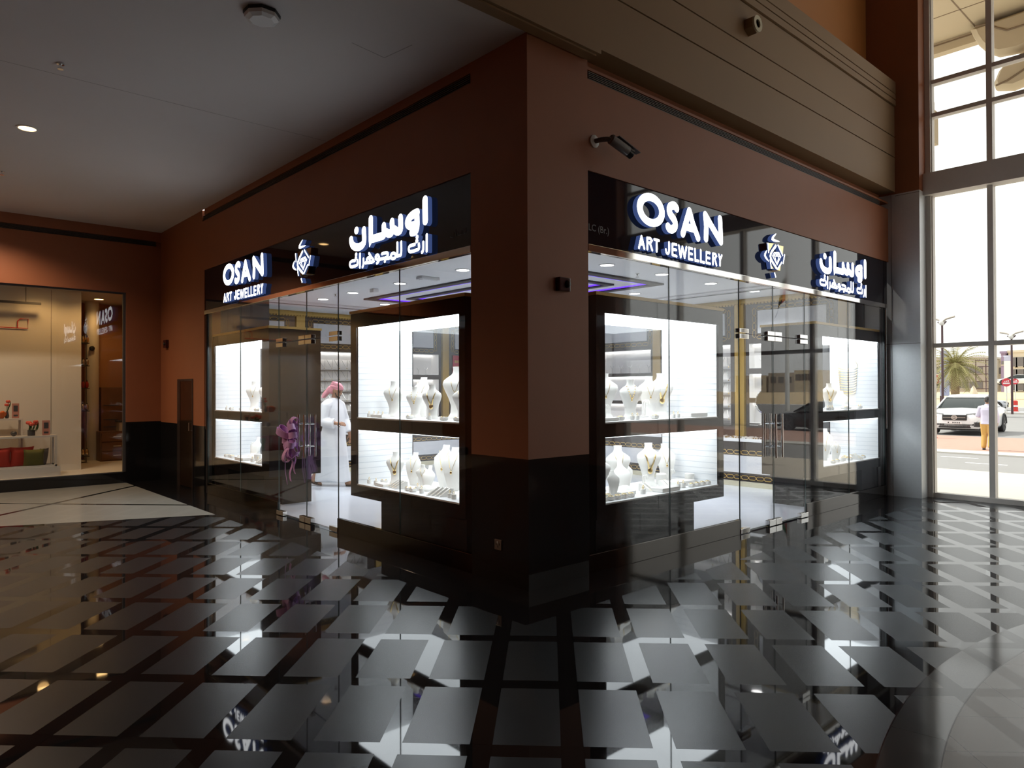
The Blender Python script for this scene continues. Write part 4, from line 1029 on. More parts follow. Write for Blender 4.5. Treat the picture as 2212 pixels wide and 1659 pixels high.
# ------------------------------------------------------------------ shop ceiling
DL = [((1.74, 3.05), 'first'), ((1.76, 4.54), 'second'), ((1.74, 5.85), 'third'), ((1.76, 6.88), 'fourth')]
for (x, y), o_ in DL: downlight((x, y, 3.139), 'lamp', 'shop downlight, %s from the column in the row behind the corridor glass' % o_, group='downlights in the shop ceiling', lamp_e=95, col=(.95, .98, 1))
for (x, y), o_ in [((2.86, 1.60), 'first'), ((3.96, 1.58), 'second'), ((5.17, 1.60), 'third')]:
    downlight((x, y, 3.139), 'lamp', 'shop downlight, %s from the column in the row behind the window-side glass' % o_, group='downlights in the shop ceiling', lamp_e=95, col=(.95, .98, 1))
downlight((2.92, 6.81, 3.139), 'lamp', 'shop downlight beyond the purple-lit recess seen through the corridor glass', group='downlights in the shop ceiling', lamp_e=95, col=(.95, .98, 1))
downlight((5.20, 3.01, 3.139), 'lamp', 'shop downlight beyond the purple-lit recess seen through the window-side glass', group='downlights in the shop ceiling', lamp_e=95, col=(.95, .98, 1))
for (x, y) in ((1.74, 1.6), (5.2, 4.5), (5.2, 6.0), (4.0, 6.85), (5.2, 7.4), (6.4, 1.6)):  # extra downlights put in to light the shop interior
    downlight((x, y, 3.139), 'lamp', 'unseen round shop downlight added for interior light', group='added shop downlights', lamp_e=95, col=(.95, .98, 1))
# rectangular dark recess with purple strips, one thing
t = thing('ceiling_recess', 'dark rectangular ceiling frame with purple light strips inside the shop', 'ceiling feature', (3.45, 4.2, 3.14))
def frame(m, x0, y0, x1, y1, w, z0, z1):
    m.box((x0, y0, z0), (x1, y0 + w, z1)); m.box((x0, y1 - w, z0), (x1, y1, z1)); m.box((x0, y0 + w, z0), (x0 + w, y1 - w, z1)); m.box((x1 - w, y0 + w, z0), (x1, y1 - w, z1))
m = MB(); frame(m, 2.24, 2.05, 4.66, 6.38, .14, 3.115, 3.139); m.build('outer_band', 'black_matte', t)
m = MB(); frame(m, 2.40, 2.21, 4.50, 6.22, .05, 3.128, 3.139); m.build('light_strip', 'purple_led', t)
m = MB(); frame(m, 2.75, 2.56, 4.15, 5.87, .10, 3.115, 3.139); m.build('inner_band', 'black_matte', t)
m = MB(); frame(m, 2.87, 2.68, 4.03, 5.75, .05, 3.128, 3.139); m.build('light_strip', 'purple_led', t)
for nm, (a, b_), lab in (('linear_vent', ((1.1, 7.40), (4.2, 7.47)), 'long dark linear vent in the shop ceiling above the man, nearer the glass'), ('linear_vent', ((1.1, 7.72), (4.2, 7.86)), 'long dark linear vent in the shop ceiling above the man, nearer the gold cornice'),
                        ('linear_vent', ((5.92, 1.2), (5.98, 6.5)), 'long dark linear vent in the shop ceiling nearer the purple recess, window side'), ('linear_vent', ((6.22, 1.2), (6.34, 6.5)), 'long dark linear vent in the shop ceiling nearer the gold cornice, window side')):
    t = thing(nm, lab, 'air vent', ((a[0] + b_[0]) / 2, (a[1] + b_[1]) / 2, 3.139), 'linear vents in the shop ceiling')
    m = MB(); m.box((a[0], a[1], 3.132), (b_[0], b_[1], 3.139)); m.build('slot', 'black_matte', t)
    m = MB()
    if b_[0] - a[0] > 1: 
        for q in (a[1], b_[1]): m.box((a[0], q - .008, 3.126), (b_[0], q + .008, 3.139))
    else:
        for q in (a[0], b_[0]): m.box((q - .008, a[1], 3.126), (q + .008, b_[1], 3.139))
    m.build('frame', 'white_plastic', t)
t = thing('emergency_light', 'white rectangular emergency light fitting on the shop ceiling', 'ceiling light', (1.755, 3.83, 3.139))
m = MB().bbox((1.60, 3.76, 3.10), (1.90, 3.90, 3.139), .008); m.build('housing', 'white_plastic', t)
m = MB(); m.box((1.63, 3.78, 3.094), (1.87, 3.88, 3.10)); m.build('diffuser', 'shop_ceiling', t)
t = thing('ceiling_sensor', 'small white square box sensor on the shop ceiling', 'sensor', (1.776, 5.275, 3.139))
m = MB().bbox((1.73, 5.22, 3.085), (1.83, 5.33, 3.139), .012); m.build('housing', 'white_plastic', t)
sprinkler(1.60, 6.15, 3.139, 'sprinkler in the shop ceiling between the downlights behind the corridor glass')
sprinkler(3.65, 1.75, 3.139, 'sprinkler in the shop ceiling between the downlights behind the window-side glass')
def dome(x, y, lab):
    t = thing('dome_camera', lab, 'security camera', (x, y, 3.139))
    m = MB().lathe([(.06, 0), (.06, -.02), (.05, -.028)], (x, y, 3.139), 20); m.build('base', 'white_plastic', t, smooth=True)
    m = MB().lathe([(.045, -.028), (.042, -.05), (.028, -.068), (.002, -.074)], (x, y, 3.139), 20); m.build('dome', 'black_plastic', t, smooth=True)
dome(.62, 2.35, 'small dark dome camera at the shop ceiling edge behind the corridor glass')
dome(1.75, .55, 'small dark dome camera at the shop ceiling edge behind the window-side glass')

# ------------------------------------------------------------------ people, bow
def remeshed(mb, name, matname, parent, voxel, smooth_iter=4):
    o = mb.build(name, matname, None, origin=(0, 0, 0))
    md = o.modifiers.new('r', 'REMESH'); md.mode = 'VOXEL'; md.voxel_size = voxel; md.use_smooth_shade = True
    sm = o.modifiers.new('s', 'SMOOTH'); sm.factor = .5; sm.iterations = smooth_iter
    bpy.context.view_layer.update()
    me = bpy.data.meshes.new_from_object(o.evaluated_get(bpy.context.evaluated_depsgraph_get()))
    me.materials.clear(); me.materials.append(MT[matname])
    for p in me.polygons: p.use_smooth = True
    bpy.data.objects.remove(o)
    n = bpy.data.objects.new(name, me); COL.objects.link(n)
    if parent is not None:
        me.transform(Matrix.Translation(-Vector(parent.location))); n.parent = parent
    return n
def limb(m, P, r, n=12):
    """tapered limb with rounded joints"""
    m.tube(P, r, n)
    for p, q in zip(P, r): m.ball(p, q * .98, 12, 8)
def hand(m, wrist, fdir, palm_n, side, curl=.5, L=.185):
    """palm and five unequal, bent fingers"""
    w = Vector(wrist); f = Vector(fdir).normalized(); nrm = Vector(palm_n); nrm = (nrm - f * nrm.dot(f)).normalized(); s = f.cross(nrm) * side
    for t in (.15, .5, .85):
        c = w + f * (L * .5 * t); m.ball(tuple(c), (.022, .022, .022), 10, 8)
    for k in range(4):
        off = (k - 1.5) * .018
        for t in (.3, .6, .95): m.ball(tuple(w + f * (L * .48 * t) + s * off * (.6 + .4 * t)), .0125, 8, 6)
    lens = [.074, .084, .079, .062]
    for k in range(4):
        b = w + f * (L * .48) + s * ((k - 1.5) * .019); P = [b]; d = f.copy(); a = curl * (.55 + .12 * k)
        for j, fr in enumerate((.45, .32, .23)):
            d = (d * math.cos(a) + nrm * math.sin(a)).normalized() if j or True else d
            P.append(P[-1] + d * lens[k] * fr)
            nr = (nrm - d * nrm.dot(d)); a = curl * .5
            if nr.length > 1e-4: pass
        m.tube([tuple(p) for p in P], [.0095, .009, .0082, .0065], 8)
        for p, q in zip(P, [.0095, .009, .0082, .0068]): m.ball(tuple(p), q, 8, 6)
    b = w + f * (L * .16) - s * .026; d = (f * .75 - s * .55 + nrm * .35).normalized()
    P = [b, b + d * .032, b + d * .032 + (d + f * .5).normalized() * .03]
    m.tube([tuple(p) for p in P], [.012, .0105, .008], 8); [m.ball(tuple(p), q, 8, 6) for p, q in zip(P, [.012, .0105, .0082])]
def head(m, c, fwd, up, s=1.0):
    """skull, jaw, nose, brow, lips and ears around centre c"""
    f = Vector(fwd).normalized(); u = Vector(up); u = (u - f * u.dot(f)).normalized(); l = u.cross(f); c = Vector(c)
    B = Matrix((f, l, u)).transposed().to_4x4()
    def e(p, r, n=16, k=10):
        t = bmesh.new(); bmesh.ops.create_uvsphere(t, u_segments=n, v_segments=k, radius=1.0)
        m.add(t, None, Matrix.Translation(c) @ B @ Matrix.Translation(Vector(p) * s) @ Matrix.Diagonal((r[0] * s, r[1] * s, r[2] * s, 1)))
    e((-.01, 0, .02), (.098, .077, .092)); e((.022, 0, -.035), (.070, .062, .075)); e((.050, 0, -.085), (.035, .036, .028))
    e((.090, 0, -.015), (.014, .012, .028)); e((.102, 0, -.030), (.015, .015, .012)); e((.076, 0, .018), (.022, .050, .014))
    e((.082, 0, -.066), (.014, .022, .007)); e((.080, 0, -.076), (.013, .019, .007))
    for q in (-1, 1): e((-.008, q * .078, -.008), (.018, .008, .030), 10, 8); e((.062, q * .038, -.025), (.022, .022, .02))
    return c, B, s
def eyes(parent, c, B, s):
    for q in (-1, 1):
        m = MB(); t = bmesh.new(); bmesh.ops.create_uvsphere(t, u_segments=10, v_segments=8, radius=.011 * s)
        m.add(t, None, Matrix.Translation(c) @ B @ Matrix.Translation((.079 * s, q * .031 * s, .0)))
        m.build('eye', 'eye_dark', parent, smooth=True)
        m = MB(); m.tube([tuple(c + (B @ Vector((.088 * s, q * .016 * s, .022 * s)))), tuple(c + (B @ Vector((.088 * s, q * .034 * s, .027 * s)))), tuple(c + (B @ Vector((.078 * s, q * .052 * s, .020 * s))))], .0045 * s, 6); m.build('eyebrow', 'hair_dark', parent, smooth=True)
MT['skin'] = mat('brown_skin', (.33, .17, .10), .5, vary=.08, vscale=12)
MT['eye_dark'] = mat('eye_dark', (.02, .015, .012), .2)
MT['hair_dark'] = mat('hair_dark', (.018, .013, .011), .55, bump=.3, bscale=250)
MT['kandura'] = mat('white_robe_cloth', (.80, .81, .83), .75, vary=.03, vscale=6)
MT['scarf'] = mat('pink_check_scarf', (.66, .27, .32), .8, vary=.45, vscale=70)
MT['sandal'] = mat('dark_leather', (.035, .022, .018), .35)
MT['shirt'] = mat('lilac_shirt', (.60, .57, .72), .8, vary=.04, vscale=9)
MT['chino'] = mat('tan_trousers', (.62, .38, .11), .8, vary=.06, vscale=9)
MT['ribbon'] = mat('purple_satin_ribbon', (.66, .36, .70), .32, vary=.1, vscale=8)

def frame_at(o, f):
    f = Vector((f[0], f[1], 0)).normalized(); l = Vector((-f.y, f.x, 0)); o = Vector(o)
    return lambda p: tuple(o + f * p[0] + l * p[1] + Vector((0, 0, p[2])))
# --- man in the white robe, walking behind the corridor glass
root = thing('person', 'man in a long white robe and pink headscarf walking inside the shop', 'person', (1.86, 6.73, .003))
G = frame_at((1.86, 6.73, .003), (.475, -.88))
fw = Vector((.475, -.88, 0)).normalized(); lf = Vector((-fw.y, fw.x, 0))
m = MB()
limb(m, [G(p) for p in ((0, 0, .90), (0, 0, 1.10), (.01, 0, 1.28), (.01, 0, 1.38), (.03, 0, 1.46), (.05, 0, 1.53))], [.13, .12, .12, .085, .055, .055])
limb(m, [G(p) for p in ((.01, -.13, 1.36), (.0, -.19, 1.34), (-.02, -.25, 1.10), (.20, -.22, 1.06))], [.05, .05, .042, .030])
limb(m, [G(p) for p in ((.01, .13, 1.36), (.01, .19, 1.34), (.06, .26, 1.10), (.17, .24, .86))], [.05, .05, .042, .030])
limb(m, [G(p) for p in ((0, .08, .88), (.12, .07, .48), (.23, .05, .10))], [.10, .065, .042])
limb(m, [G(p) for p in ((0, -.08, .88), (-.10, -.06, .47), (-.36, -.03, .13))], [.10, .065, .042])
for (a, b_, c_) in (((.24, .05, .055), (.34, .06, .045), (.42, .06, .035)), ((-.38, -.03, .10), (-.29, -.04, .05), (-.22, -.045, .035))):
    limb(m, [G(a), G(b_), G(c_)], [.042, .038, .028])
hand(m, G((.20, -.22, 1.06)), tuple(fw * .92 + lf * .35 - _Z * .06), tuple(-_Z * .5 + lf * .8), 1, .45)
hand(m, G((.17, .24, .86)), tuple(fw * .18 - _Z * .98), tuple(-lf), -1, .5)
hf = (fw * .93 + lf * .10 - _Z * .34)
hc, hB, hs = head(m, G((.075, 0, 1.60)), tuple(hf), (0, 0, 1), 1.0)
body = remeshed(m, 'body', 'skin', root, .0068, 3)
eyes(root, hc, hB, hs)
# robe
m = MB(); R = []
prof = [(.085, -.015, .315, .165), (.12, -.015, .315, .168), (.30, -.01, .29, .172), (.55, .0, .255, .18), (.80, .005, .215, .19), (1.0, .02, .185, .195), (1.15, .02, .165, .20), (1.28, .012, .150, .205), (1.37, .005, .125, .195), (1.42, .01, .095, .14), (1.455, .025, .068, .075), (1.48, .03, .064, .066)]
for z, cx_, a, b_ in prof:
    wv = max(0, (1.0 - z)) * .075
    R.append([G((cx_ + a * math.cos(q) * (1 + wv * math.sin(5 * q + 1.0) + wv * .5 * math.sin(11 * q)), b_ * math.sin(q) * (1 + wv * math.sin(5 * q + 1.0)), z + (.02 * math.sin(3 * q) if z < .2 else 0))) for q in [2 * PI * k / 56 for k in range(56)]])
m.loft(R)
limb(m, [G(p) for p in ((.0, -.12, 1.37), (.0, -.20, 1.34), (-.03, -.255, 1.09))], [.095, .092, .085])
limb(m, [G(p) for p in ((-.03, -.255, 1.09), (.10, -.245, 1.06))], [.085, .078]); m.tube([G((.08, -.245, 1.06)), G((.175, -.225, 1.055))], [.076, .088], 16)
limb(m, [G(p) for p in ((.0, .12, 1.37), (.01, .20, 1.34), (.06, .26, 1.10))], [.095, .088, .078]); m.tube([G((.06, .26, 1.10)), G((.155, .245, .89))], [.076, .082], 16)
remeshed(m, 'robe', 'kandura', root, .011, 5)
# headscarf: wrapped cap, rolled edge and tail
m = MB()
def hp_(p): return tuple(hc + (hB @ Vector(p)))
def hball(p, r):
    t = bmesh.new(); bmesh.ops.create_uvsphere(t, u_segments=20, v_segments=14, radius=1.0)
    m.add(t, None, Matrix.Translation(hc) @ hB @ Matrix.Translation(p) @ Matrix.Diagonal((r[0], r[1], r[2], 1)))
hball((-.022, 0, .055), (.112, .094, .080)); hball((-.075, 0, -.005), (.062, .088, .085))
for k in range(3):
    m.tube([hp_(((.104 - .006 * k) * math.cos(a) - .018, .094 * math.sin(a), .040 + .022 * k + .018 * math.cos(a + k) - .02 * math.sin(a))) for a in [2 * PI * i / 24 for i in range(24)]], .017, 8, closed=True)
for dy in (-.055, -.02, .02):
    m.tube([hp_((-.10, dy, .02)), hp_((-.13, dy - .01, -.06)), hp_((-.155, dy - .03, -.13)), hp_((-.16, dy - .05, -.19))], [.034, .034, .030, .016], 10, flat=1.0)
remeshed(m, 'headscarf', 'scarf', root, .0075, 2)
m = MB()
t_ = [hp_((.055, q * .058, -.062)) for q in (-1, 1)]
m.tube([hp_((.020, -.066, -.04)), hp_((.052, -.050, -.085)), hp_((.082, -.0, -.104)), hp_((.052, .050, -.085)), hp_((.020, .066, -.04))], [.008, .012, .014, .012, .008], 8); m.tube([hp_((.094, -.024, -.058)), hp_((.100, 0, -.054)), hp_((.094, .024, -.058))], .0045, 6)
m.build('beard', 'hair_dark', root, smooth=True)
for o_, (a, b_, c_) in ((.0, ((.22, .05, .0), (.33, .06, .0), (.44, .065, .0))), (1, ((-.41, -.03, .045), (-.30, -.04, .01), (-.20, -.045, .0)))):
    A, Bq = Vector(a), Vector(c_); d = (Bq - A); m = MB(); S = Vector((-d.y, d.x, 0)).normalized()
    ring = []
    for i in range(20):
        q = 2 * PI * i / 20; p = (A + Bq) / 2 + d * .53 * math.cos(q) + S * .05 * math.sin(q); ring.append(p)
    m.loft([[G((p.x, p.y, p.z + .002)) for p in ring], [G((p.x, p.y, p.z + .022)) for p in ring]])
    for k in (.55, .72):
        c0 = A + d * k; m.tube([G(tuple(c0 + S * (.048 * math.cos(q)) + Vector((0, 0, .02 + .062 * math.sin(q))))) for q in [PI * i / 8 for i in range(9)]], .012, 8)
    m.build('sandal', 'sandal', root, smooth=True)

# --- man outside seen from behind
OX = Vector((23.6, 2.80, -.45))
root = thing('person', 'man seen from behind outside in a lilac shirt and tan trousers', 'person', tuple(OX))
G = frame_at(OX, (.97, .10)); fw = Vector((.97, .10, 0)).normalized(); lf = Vector((-fw.y, fw.x, 0))
m = MB()
limb(m, [G(p) for p in ((0, 0, .95), (0, 0, 1.15), (0, 0, 1.33), (0, 0, 1.42), (.02, 0, 1.52), (.03, 0, 1.58))], [.12, .11, .12, .08, .055, .052])
limb(m, [G(p) for p in ((0, .14, 1.43), (0, .20, 1.41), (.0, .27, 1.14), (.20, .24, 1.10))], [.06, .058, .045, .03])
limb(m, [G(p) for p in ((0, -.14, 1.43), (0, -.20, 1.41), (-.03, -.27, 1.14), (.06, -.27, .90))], [.06, .058, .045, .03])
for q, kn, an in ((1, (.10, .10, .50), (.04, .11, .09)), (-1, (.02, -.10, .50), (-.12, -.10, .11))):
    limb(m, [G((0, q * .09, .92)), G(kn), G(an), G((an[0] + .13, an[1], .045))], [.10, .065, .045, .035])
hand(m, G((.20, .24, 1.10)), tuple(fw), tuple(-_Z), -1, .5); hand(m, G((.06, -.27, .90)), tuple(-_Z + fw * .2), tuple(lf), 1, .5)
hc, hB, hs = head(m, G((.04, 0, 1.65)), tuple(fw * .98 - _Z * .1 + lf * .15), (0, 0, 1), 1.0)
remeshed(m, 'body', 'skin', root, .009, 3); eyes(root, hc, hB, hs)
m = MB()
def hball(p, r):
    t = bmesh.new(); bmesh.ops.create_uvsphere(t, u_segments=20, v_segments=14, radius=1.0)
    m.add(t, None, Matrix.Translation(hc) @ hB @ Matrix.Translation(p) @ Matrix.Diagonal((r[0], r[1], r[2], 1)))
hball((-.022, 0, .050), (.105, .086, .075)); hball((-.055, 0, -.005), (.068, .083, .075))
remeshed(m, 'hair', 'hair_dark', root, .010, 2)
m = MB()
m.loft([[G((cx_ + a * math.cos(q) * (1 + .03 * math.sin(6 * q)), b_ * math.sin(q), z)) for q in [2 * PI * k / 32 for k in range(32)]] for z, cx_, a, b_ in ((.86, -.01, .16, .205), (.95, 0, .155, .20), (1.15, 0, .145, .19), (1.33, -.005, .15, .205), (1.42, -.0, .125, .19), (1.48, .01, .075, .10), (1.53, .015, .064, .066))])
limb(m, [G(p) for p in ((0, .12, 1.41), (0, .20, 1.39), (0, .275, 1.14), (.14, .25, 1.11))], [.085, .08, .065, .055])
limb(m, [G(p) for p in ((0, -.12, 1.41), (0, -.20, 1.39), (-.03, -.275, 1.14), (.05, -.272, .94))], [.085, .08, .065, .055])
remeshed(m, 'shirt', 'shirt', root, .013, 4)
m = MB(); m.ball(G((0, 0, .92)), (.16, .19, .12), 16, 10)
for q, kn, an in ((1, (.10, .10, .50), (.03, .11, .12)), (-1, (.02, -.10, .50), (-.13, -.10, .14))):
    limb(m, [G((0, q * .09, .90)), G(kn), G(an)], [.125, .092, .078])
remeshed(m, 'trousers', 'chino', root, .013, 4)
for an in ((.04, .11), (-.12, -.10)):
    m = MB(); m.loft([[G((an[0] + .055 + r1 * math.cos(q), an[1] + r2 * math.sin(q), z)) for q in [2 * PI * k / 20 for k in range(20)]] for z, r1, r2 in ((0.0, .14, .048), (.03, .14, .05), (.07, .11, .045), (.10, .06, .04))]); m.build('shoe', 'sandal', root, smooth=True)

# --- purple bow tied to the corridor door handles
t = thing('gift_bow', 'big purple ribbon bow with hanging tails tied to the corridor door handles', 'bow', (-.09, 4.10, 1.0))
def ribbon(m, P, w, wd, thick=.002):
    """a strip along P, width w in direction wd"""
    W = Vector(wd).normalized() * (w / 2); R = []
    for i, p in enumerate(P):
        p = Vector(p); d = (Vector(P[min(i + 1, len(P) - 1)]) - Vector(P[max(i - 1, 0)])).normalized(); nn = d.cross(W).normalized() * thick
        R.append([tuple(p - W - nn), tuple(p + W - nn), tuple(p + W + nn), tuple(p - W + nn)])
    m.loft(R)
rnd = random.Random(5)
LO = [(4.05, 1.16, 1.35, .12), (4.03, 1.14, 2.2, .12), (4.07, 1.12, .5, .11), (4.10, 1.05, 2.75, .20), (4.10, 1.02, 3.25, .21), (4.08, .98, 3.75, .17), (4.06, 1.04, .2, .16), (4.05, 1.0, -.35, .17), (4.07, .96, -.9, .16), (4.09, .95, 4.3, .17), (4.06, .92, 5.0, .15),
      (4.12, 1.06, 2.45, .16), (4.09, 1.0, 1.6, .14), (4.13, .98, 3.0, .14), (4.06, .97, .0, .12), (4.08, .90, 4.75, .17), (4.10, 1.08, 1.1, .12)]
for k, (y, z, a, Lh) in enumerate(LO):
    dv = Vector((0, math.cos(PI - a), math.sin(a))); pv = Vector((0, -dv.z, dv.y)); dv = (dv + Vector((-.30 * ((k % 4) / 3.0), 0, 0))).normalized()
    cc = Vector((-.075 - .018 * (k % 4), y, z)); nx = dv.cross(pv).normalized() * (1 if dv.cross(pv).x < 0 else -1)
    P = [cc + dv * (Lh * .5 * (1 - math.cos(q))) + nx * (.05 * math.sin(q) * (.6 + .4 * math.sin(q / 2))) for q in [2 * PI * i / 14 for i in range(15)]]
    m = MB(); ribbon(m, [tuple(p) for p in P], .075, tuple(pv)); m.build('loop', 'ribbon', t, smooth=60)
m = MB().ball((-.10, 4.08, 1.03), (.03, .04, .05), 12, 8); m.build('knot', 'ribbon', t, smooth=True)
for (y0, y1, z1, w) in ((4.10, 4.12, .50, .085), (4.05, 4.00, .60, .07), (4.07, 4.04, .72, .06)):
    P = [(-.085 - .016 * math.sin(q * .9), y0 + (y1 - y0) * q / 10 + .012 * math.sin(q * 1.1), .95 + (z1 - .95) * q / 10) for q in range(11)]
    m = MB(); ribbon(m, P, w, (.25, 1, 0)); m.build('tail', 'ribbon', t, smooth=60)
m = MB(); ribbon(m, [(-.085, 4.10 + .18 * math.sin(min(1, q / 5) * PI / 2) - .02 * max(0, q - 7), 1.0 - .055 * q) for q in range(11)], .018, (.3, 1, 0)); m.build('tail', 'ribbon', t, smooth=60)
m = MB(); m.tube([(-.06, 4.015, 1.05), (-.085, 4.05, 1.06), (-.085, 4.08, 1.04)], .008, 8); m.tube([(-.035, 4.03, 1.06), (-.05, 4.015, 1.05), (-.06, 4.015, 1.05)], .008, 8); m.build('tie', 'ribbon', t, smooth=True)

# ------------------------------------------------------------------ neighbouring homeware store behind its window
MT['store_white'] = mat('store_white_panel', (.70, .66, .60), .6)
MT['store_wall'] = mat('store_orange_wall', (.45, .22, .10), .6)
MT['store_frame'] = mat('white_display_frame', (.62, .58, .54), .4)
MT['red_fabric'] = mat('red_fabric', (.45, .035, .02), .8, vary=.1, vscale=20)
MT['olive_fabric'] = mat('olive_fabric', (.12, .11, .025), .85, vary=.1, vscale=20)
MT['grey_fabric'] = mat('grey_fabric', (.12, .10, .09), .85)
MT['orange_glaze'] = mat('orange_glaze', (.60, .13, .02), .3)
MT['red_line'] = mat('red_line_logo', (.60, .02, .03), .4)
MT['dark_grey'] = mat('dark_grey_metal', (.06, .06, .065), .4)
MT['pink_card'] = mat('pink_card', (.50, .22, .17), .6)
MT['leaf'] = mat('green_leaf', (.05, .12, .04), .5)
MT['petal'] = mat('red_petal', (.65, .09, .06), .5)
MT['wood_brown'] = mat('brown_wood_furniture', (.20, .095, .045), .45, vary=.15, vscale=8)
m = MB(); m.box((-7.0, 9.86, .0), (.3, 13.2, .18)); struct(m.build('floor_store', 'store_white'))
m = MB(); m.box((-7.0, 9.86, 3.45), (.3, 13.2, 3.55)); struct(m.build('ceiling_store', 'store_white'))
m = MB(); m.box((-7.0, 12.95, .18), (.3, 13.15, 3.45)); m.box((.16, 9.86, .18), (.3, 12.95, 3.45)); struct(m.build('wall_store', 'store_wall'))
m = MB(); m.box((-7.0, 9.70, .18), (-.60, 9.712, 3.30)); w = struct(m.build('window_2', 'outer_glass'))
m = MB(); m.box((-7.0, 9.68, 3.30), (-.57, 9.74, 3.34)); m.box((-.61, 9.68, .18), (-.57, 9.74, 3.30)); m.box((-7, 9.68, .165), (-.57, 9.74, .19)); m.build('window_frame', 'dark_grey', w)
m = MB(); m.box((-7.0, 10.72, .18), (-1.05, 10.80, 3.44)); m.box((-1.52, 10.716, .2), (-1.515, 10.72, 3.40), 1)
o = m.build('display_backdrop', ['store_white', 'slot_bar']); tag(o, 'tall white display panel behind the homeware window', 'display panel')
t = thing('wall_logo', 'thin red line logo on the white panel in the homeware window', 'logo', (-2.1, 10.70, 2.7))
m = MB(); m.tube([(-2.9, 10.70, 2.70), (-1.86, 10.70, 2.70), (-1.86, 10.70, 2.86), (-1.97, 10.70, 2.86), (-2.01, 10.70, 2.82), (-2.01, 10.70, 2.70)], .0075, 6); m.build('red_line', 'red_line', t)
t = thing('hanging_rail', 'dark rail hung from two rods high in the homeware window', 'rail', (-2.3, 10.5, 3.1))
m = MB(); m.box((-3.6, 10.48, 3.10), (-1.70, 10.52, 3.14)); m.build('bar', 'dark_grey', t)
for x in (-3.3, -1.92):
    m = MB(); m.tube([(x, 10.5, 3.14), (x, 10.5, 3.45)], .006, 6); m.build('rod', 'dark_grey', t)
def cube_frame(x0, x1, y0, y1, z0, z1, label, w=.03):
    t = thing('display_table', label, 'display table', ((x0 + x1) / 2, (y0 + y1) / 2, z0))
    m = MB(); m.box((x0, y0, z1 - .03), (x1, y1, z1)); m.build('top', 'store_frame', t)
    for x in (x0, x1 - w):
        for y in (y0, y1 - w):
            m = MB(); m.box((x, y, z0), (x + w, y + w, z1 - .03)); m.build('leg', 'store_frame', t)
    m = MB()
    m.box((x0, y0, z0), (x1, y0 + w, z0 + .03)); m.box((x0, y1 - w, z0), (x1, y1, z0 + .03)); m.build('stretcher', 'store_frame', t)
o = MB().box((-3.6, 9.95, .18), (-1.50, 10.62, .335)).build('display_platform', 'store_frame'); tag(o, 'low white platform under the tables in the homeware window', 'platform')
cube_frame(-2.75, -1.98, 10.32, 10.60, .336, 1.15, 'taller white open table in the homeware window')
cube_frame(-2.45, -1.54, 10.0, 10.30, .336, .86, 'lower white open table in the homeware window')
def cushion(c, size, mt, label, rz=0, tilt=.25):
    t = bmesh.new(); bmesh.ops.create_grid(t, x_segments=12, y_segments=12, size=.5); 
    m = MB(); R = Matrix.Rotation(rz, 3, 'Z') @ Matrix.Rotation(tilt, 3, 'X')
    for sgn in (1, -1):
        V = {}
        for w in t.verts:
            x, z = w.co.x * 2, w.co.y * 2; b = (1 - x ** 4) * (1 - z ** 4)
            k = 1 - .08 * (1 - abs(x) ** 3) * abs(z) ** 2 - .08 * (1 - abs(z) ** 3) * abs(x) ** 2
            V[w] = m.v(tuple(R @ Vector((x * size[0] / 2 * k, sgn * size[1] / 2 * (max(0, b)) ** .5, z * size[2] / 2 * k)) + Vector(c)))
        for f_ in t.faces: m.f([V[w] for w in f_.verts])
    t.free(); bmesh.ops.remove_doubles(m.bm, verts=m.bm.verts, dist=.0005)
    o = m.build('cushion', mt, smooth=60); return tag(o, label, 'cushion', 'cushions in the homeware window')
cushion((-2.02, 10.16, .515), (.34, .12, .35), 'red_fabric', 'red cushion behind the olive cushion in the homeware window', .05)
cushion((-2.34, 10.14, .515), (.34, .12, .35), 'red_fabric', 'red cushion at the edge of the frame in the homeware window', -.05)
cushion((-1.87, 10.02, .495), (.30, .12, .31), 'olive_fabric', 'olive green cushion standing in the homeware window', .0)
cushion((-1.73, 10.12, .495), (.16, .10, .31), 'grey_fabric', 'dark grey narrow cushion behind the olive one', .5)
t = thing('bowl', 'orange glazed bowl on the taller white table', 'bowl', (-2.30, 10.42, 1.151))
m = MB().lathe([(.06, 0), (.10, .05), (.11, .10), (.10, .10), (.09, .05), (.02, .02)], (-2.30, 10.42, 1.151), 20); m.build('body', 'orange_glaze', t, smooth=True)
m = MB(); [m.ball((-2.30 + .05 * math.cos(a), 10.42 + .05 * math.sin(a), 1.245), .035, 10, 8) for a in (0, 2.1, 4.2)]; m.build('filling', 'orange_glaze', t, smooth=True)
def vase(c, label, n, hh, pot, spread=.05, rp=.03):
    t = thing('flower_vase', label, 'flowers', c, 'flowers in the homeware window')
    m = MB().lathe(pot, c, 16); m.build('vase', 'dark_grey', t, smooth=True); top = pot[-1][1]
    rnd = random.Random(n)
    m = MB(); tips = []
    for k in range(n):
        a = 2 * PI * k / n; tip = (c[0] + spread * math.cos(a) * rnd.uniform(.3, 1.3), c[1] + spread * math.sin(a), c[2] + hh * rnd.uniform(.8, 1.05)); tips.append(tip)
        m.tube([(c[0], c[1], c[2] + top * .8), ((c[0] + tip[0]) / 2, (c[1] + tip[1]) / 2, c[2] + hh * .5), tip], .004, 6)
        q = Vector(tip); m.prism([tuple(q + Vector((.0, 0, -.12))), tuple(q + Vector((.03, .01, -.06))), tuple(q + Vector((.04, .01, .01))), tuple(q + Vector((.01, .0, -.05)))], (.003, .004, 0))
    m.build('stem', 'leaf', t)
    m = MB()
    for q in tips:
        for j in range(6):
            a = j * PI / 3; m.ball((q[0] + rp * .6 * math.cos(a), q[1] + rp * .6 * math.sin(a), q[2] + .012), (rp * .6, rp * .6, rp * .8), 8, 6)
    m.build('bloom', 'petal', t, smooth=True)
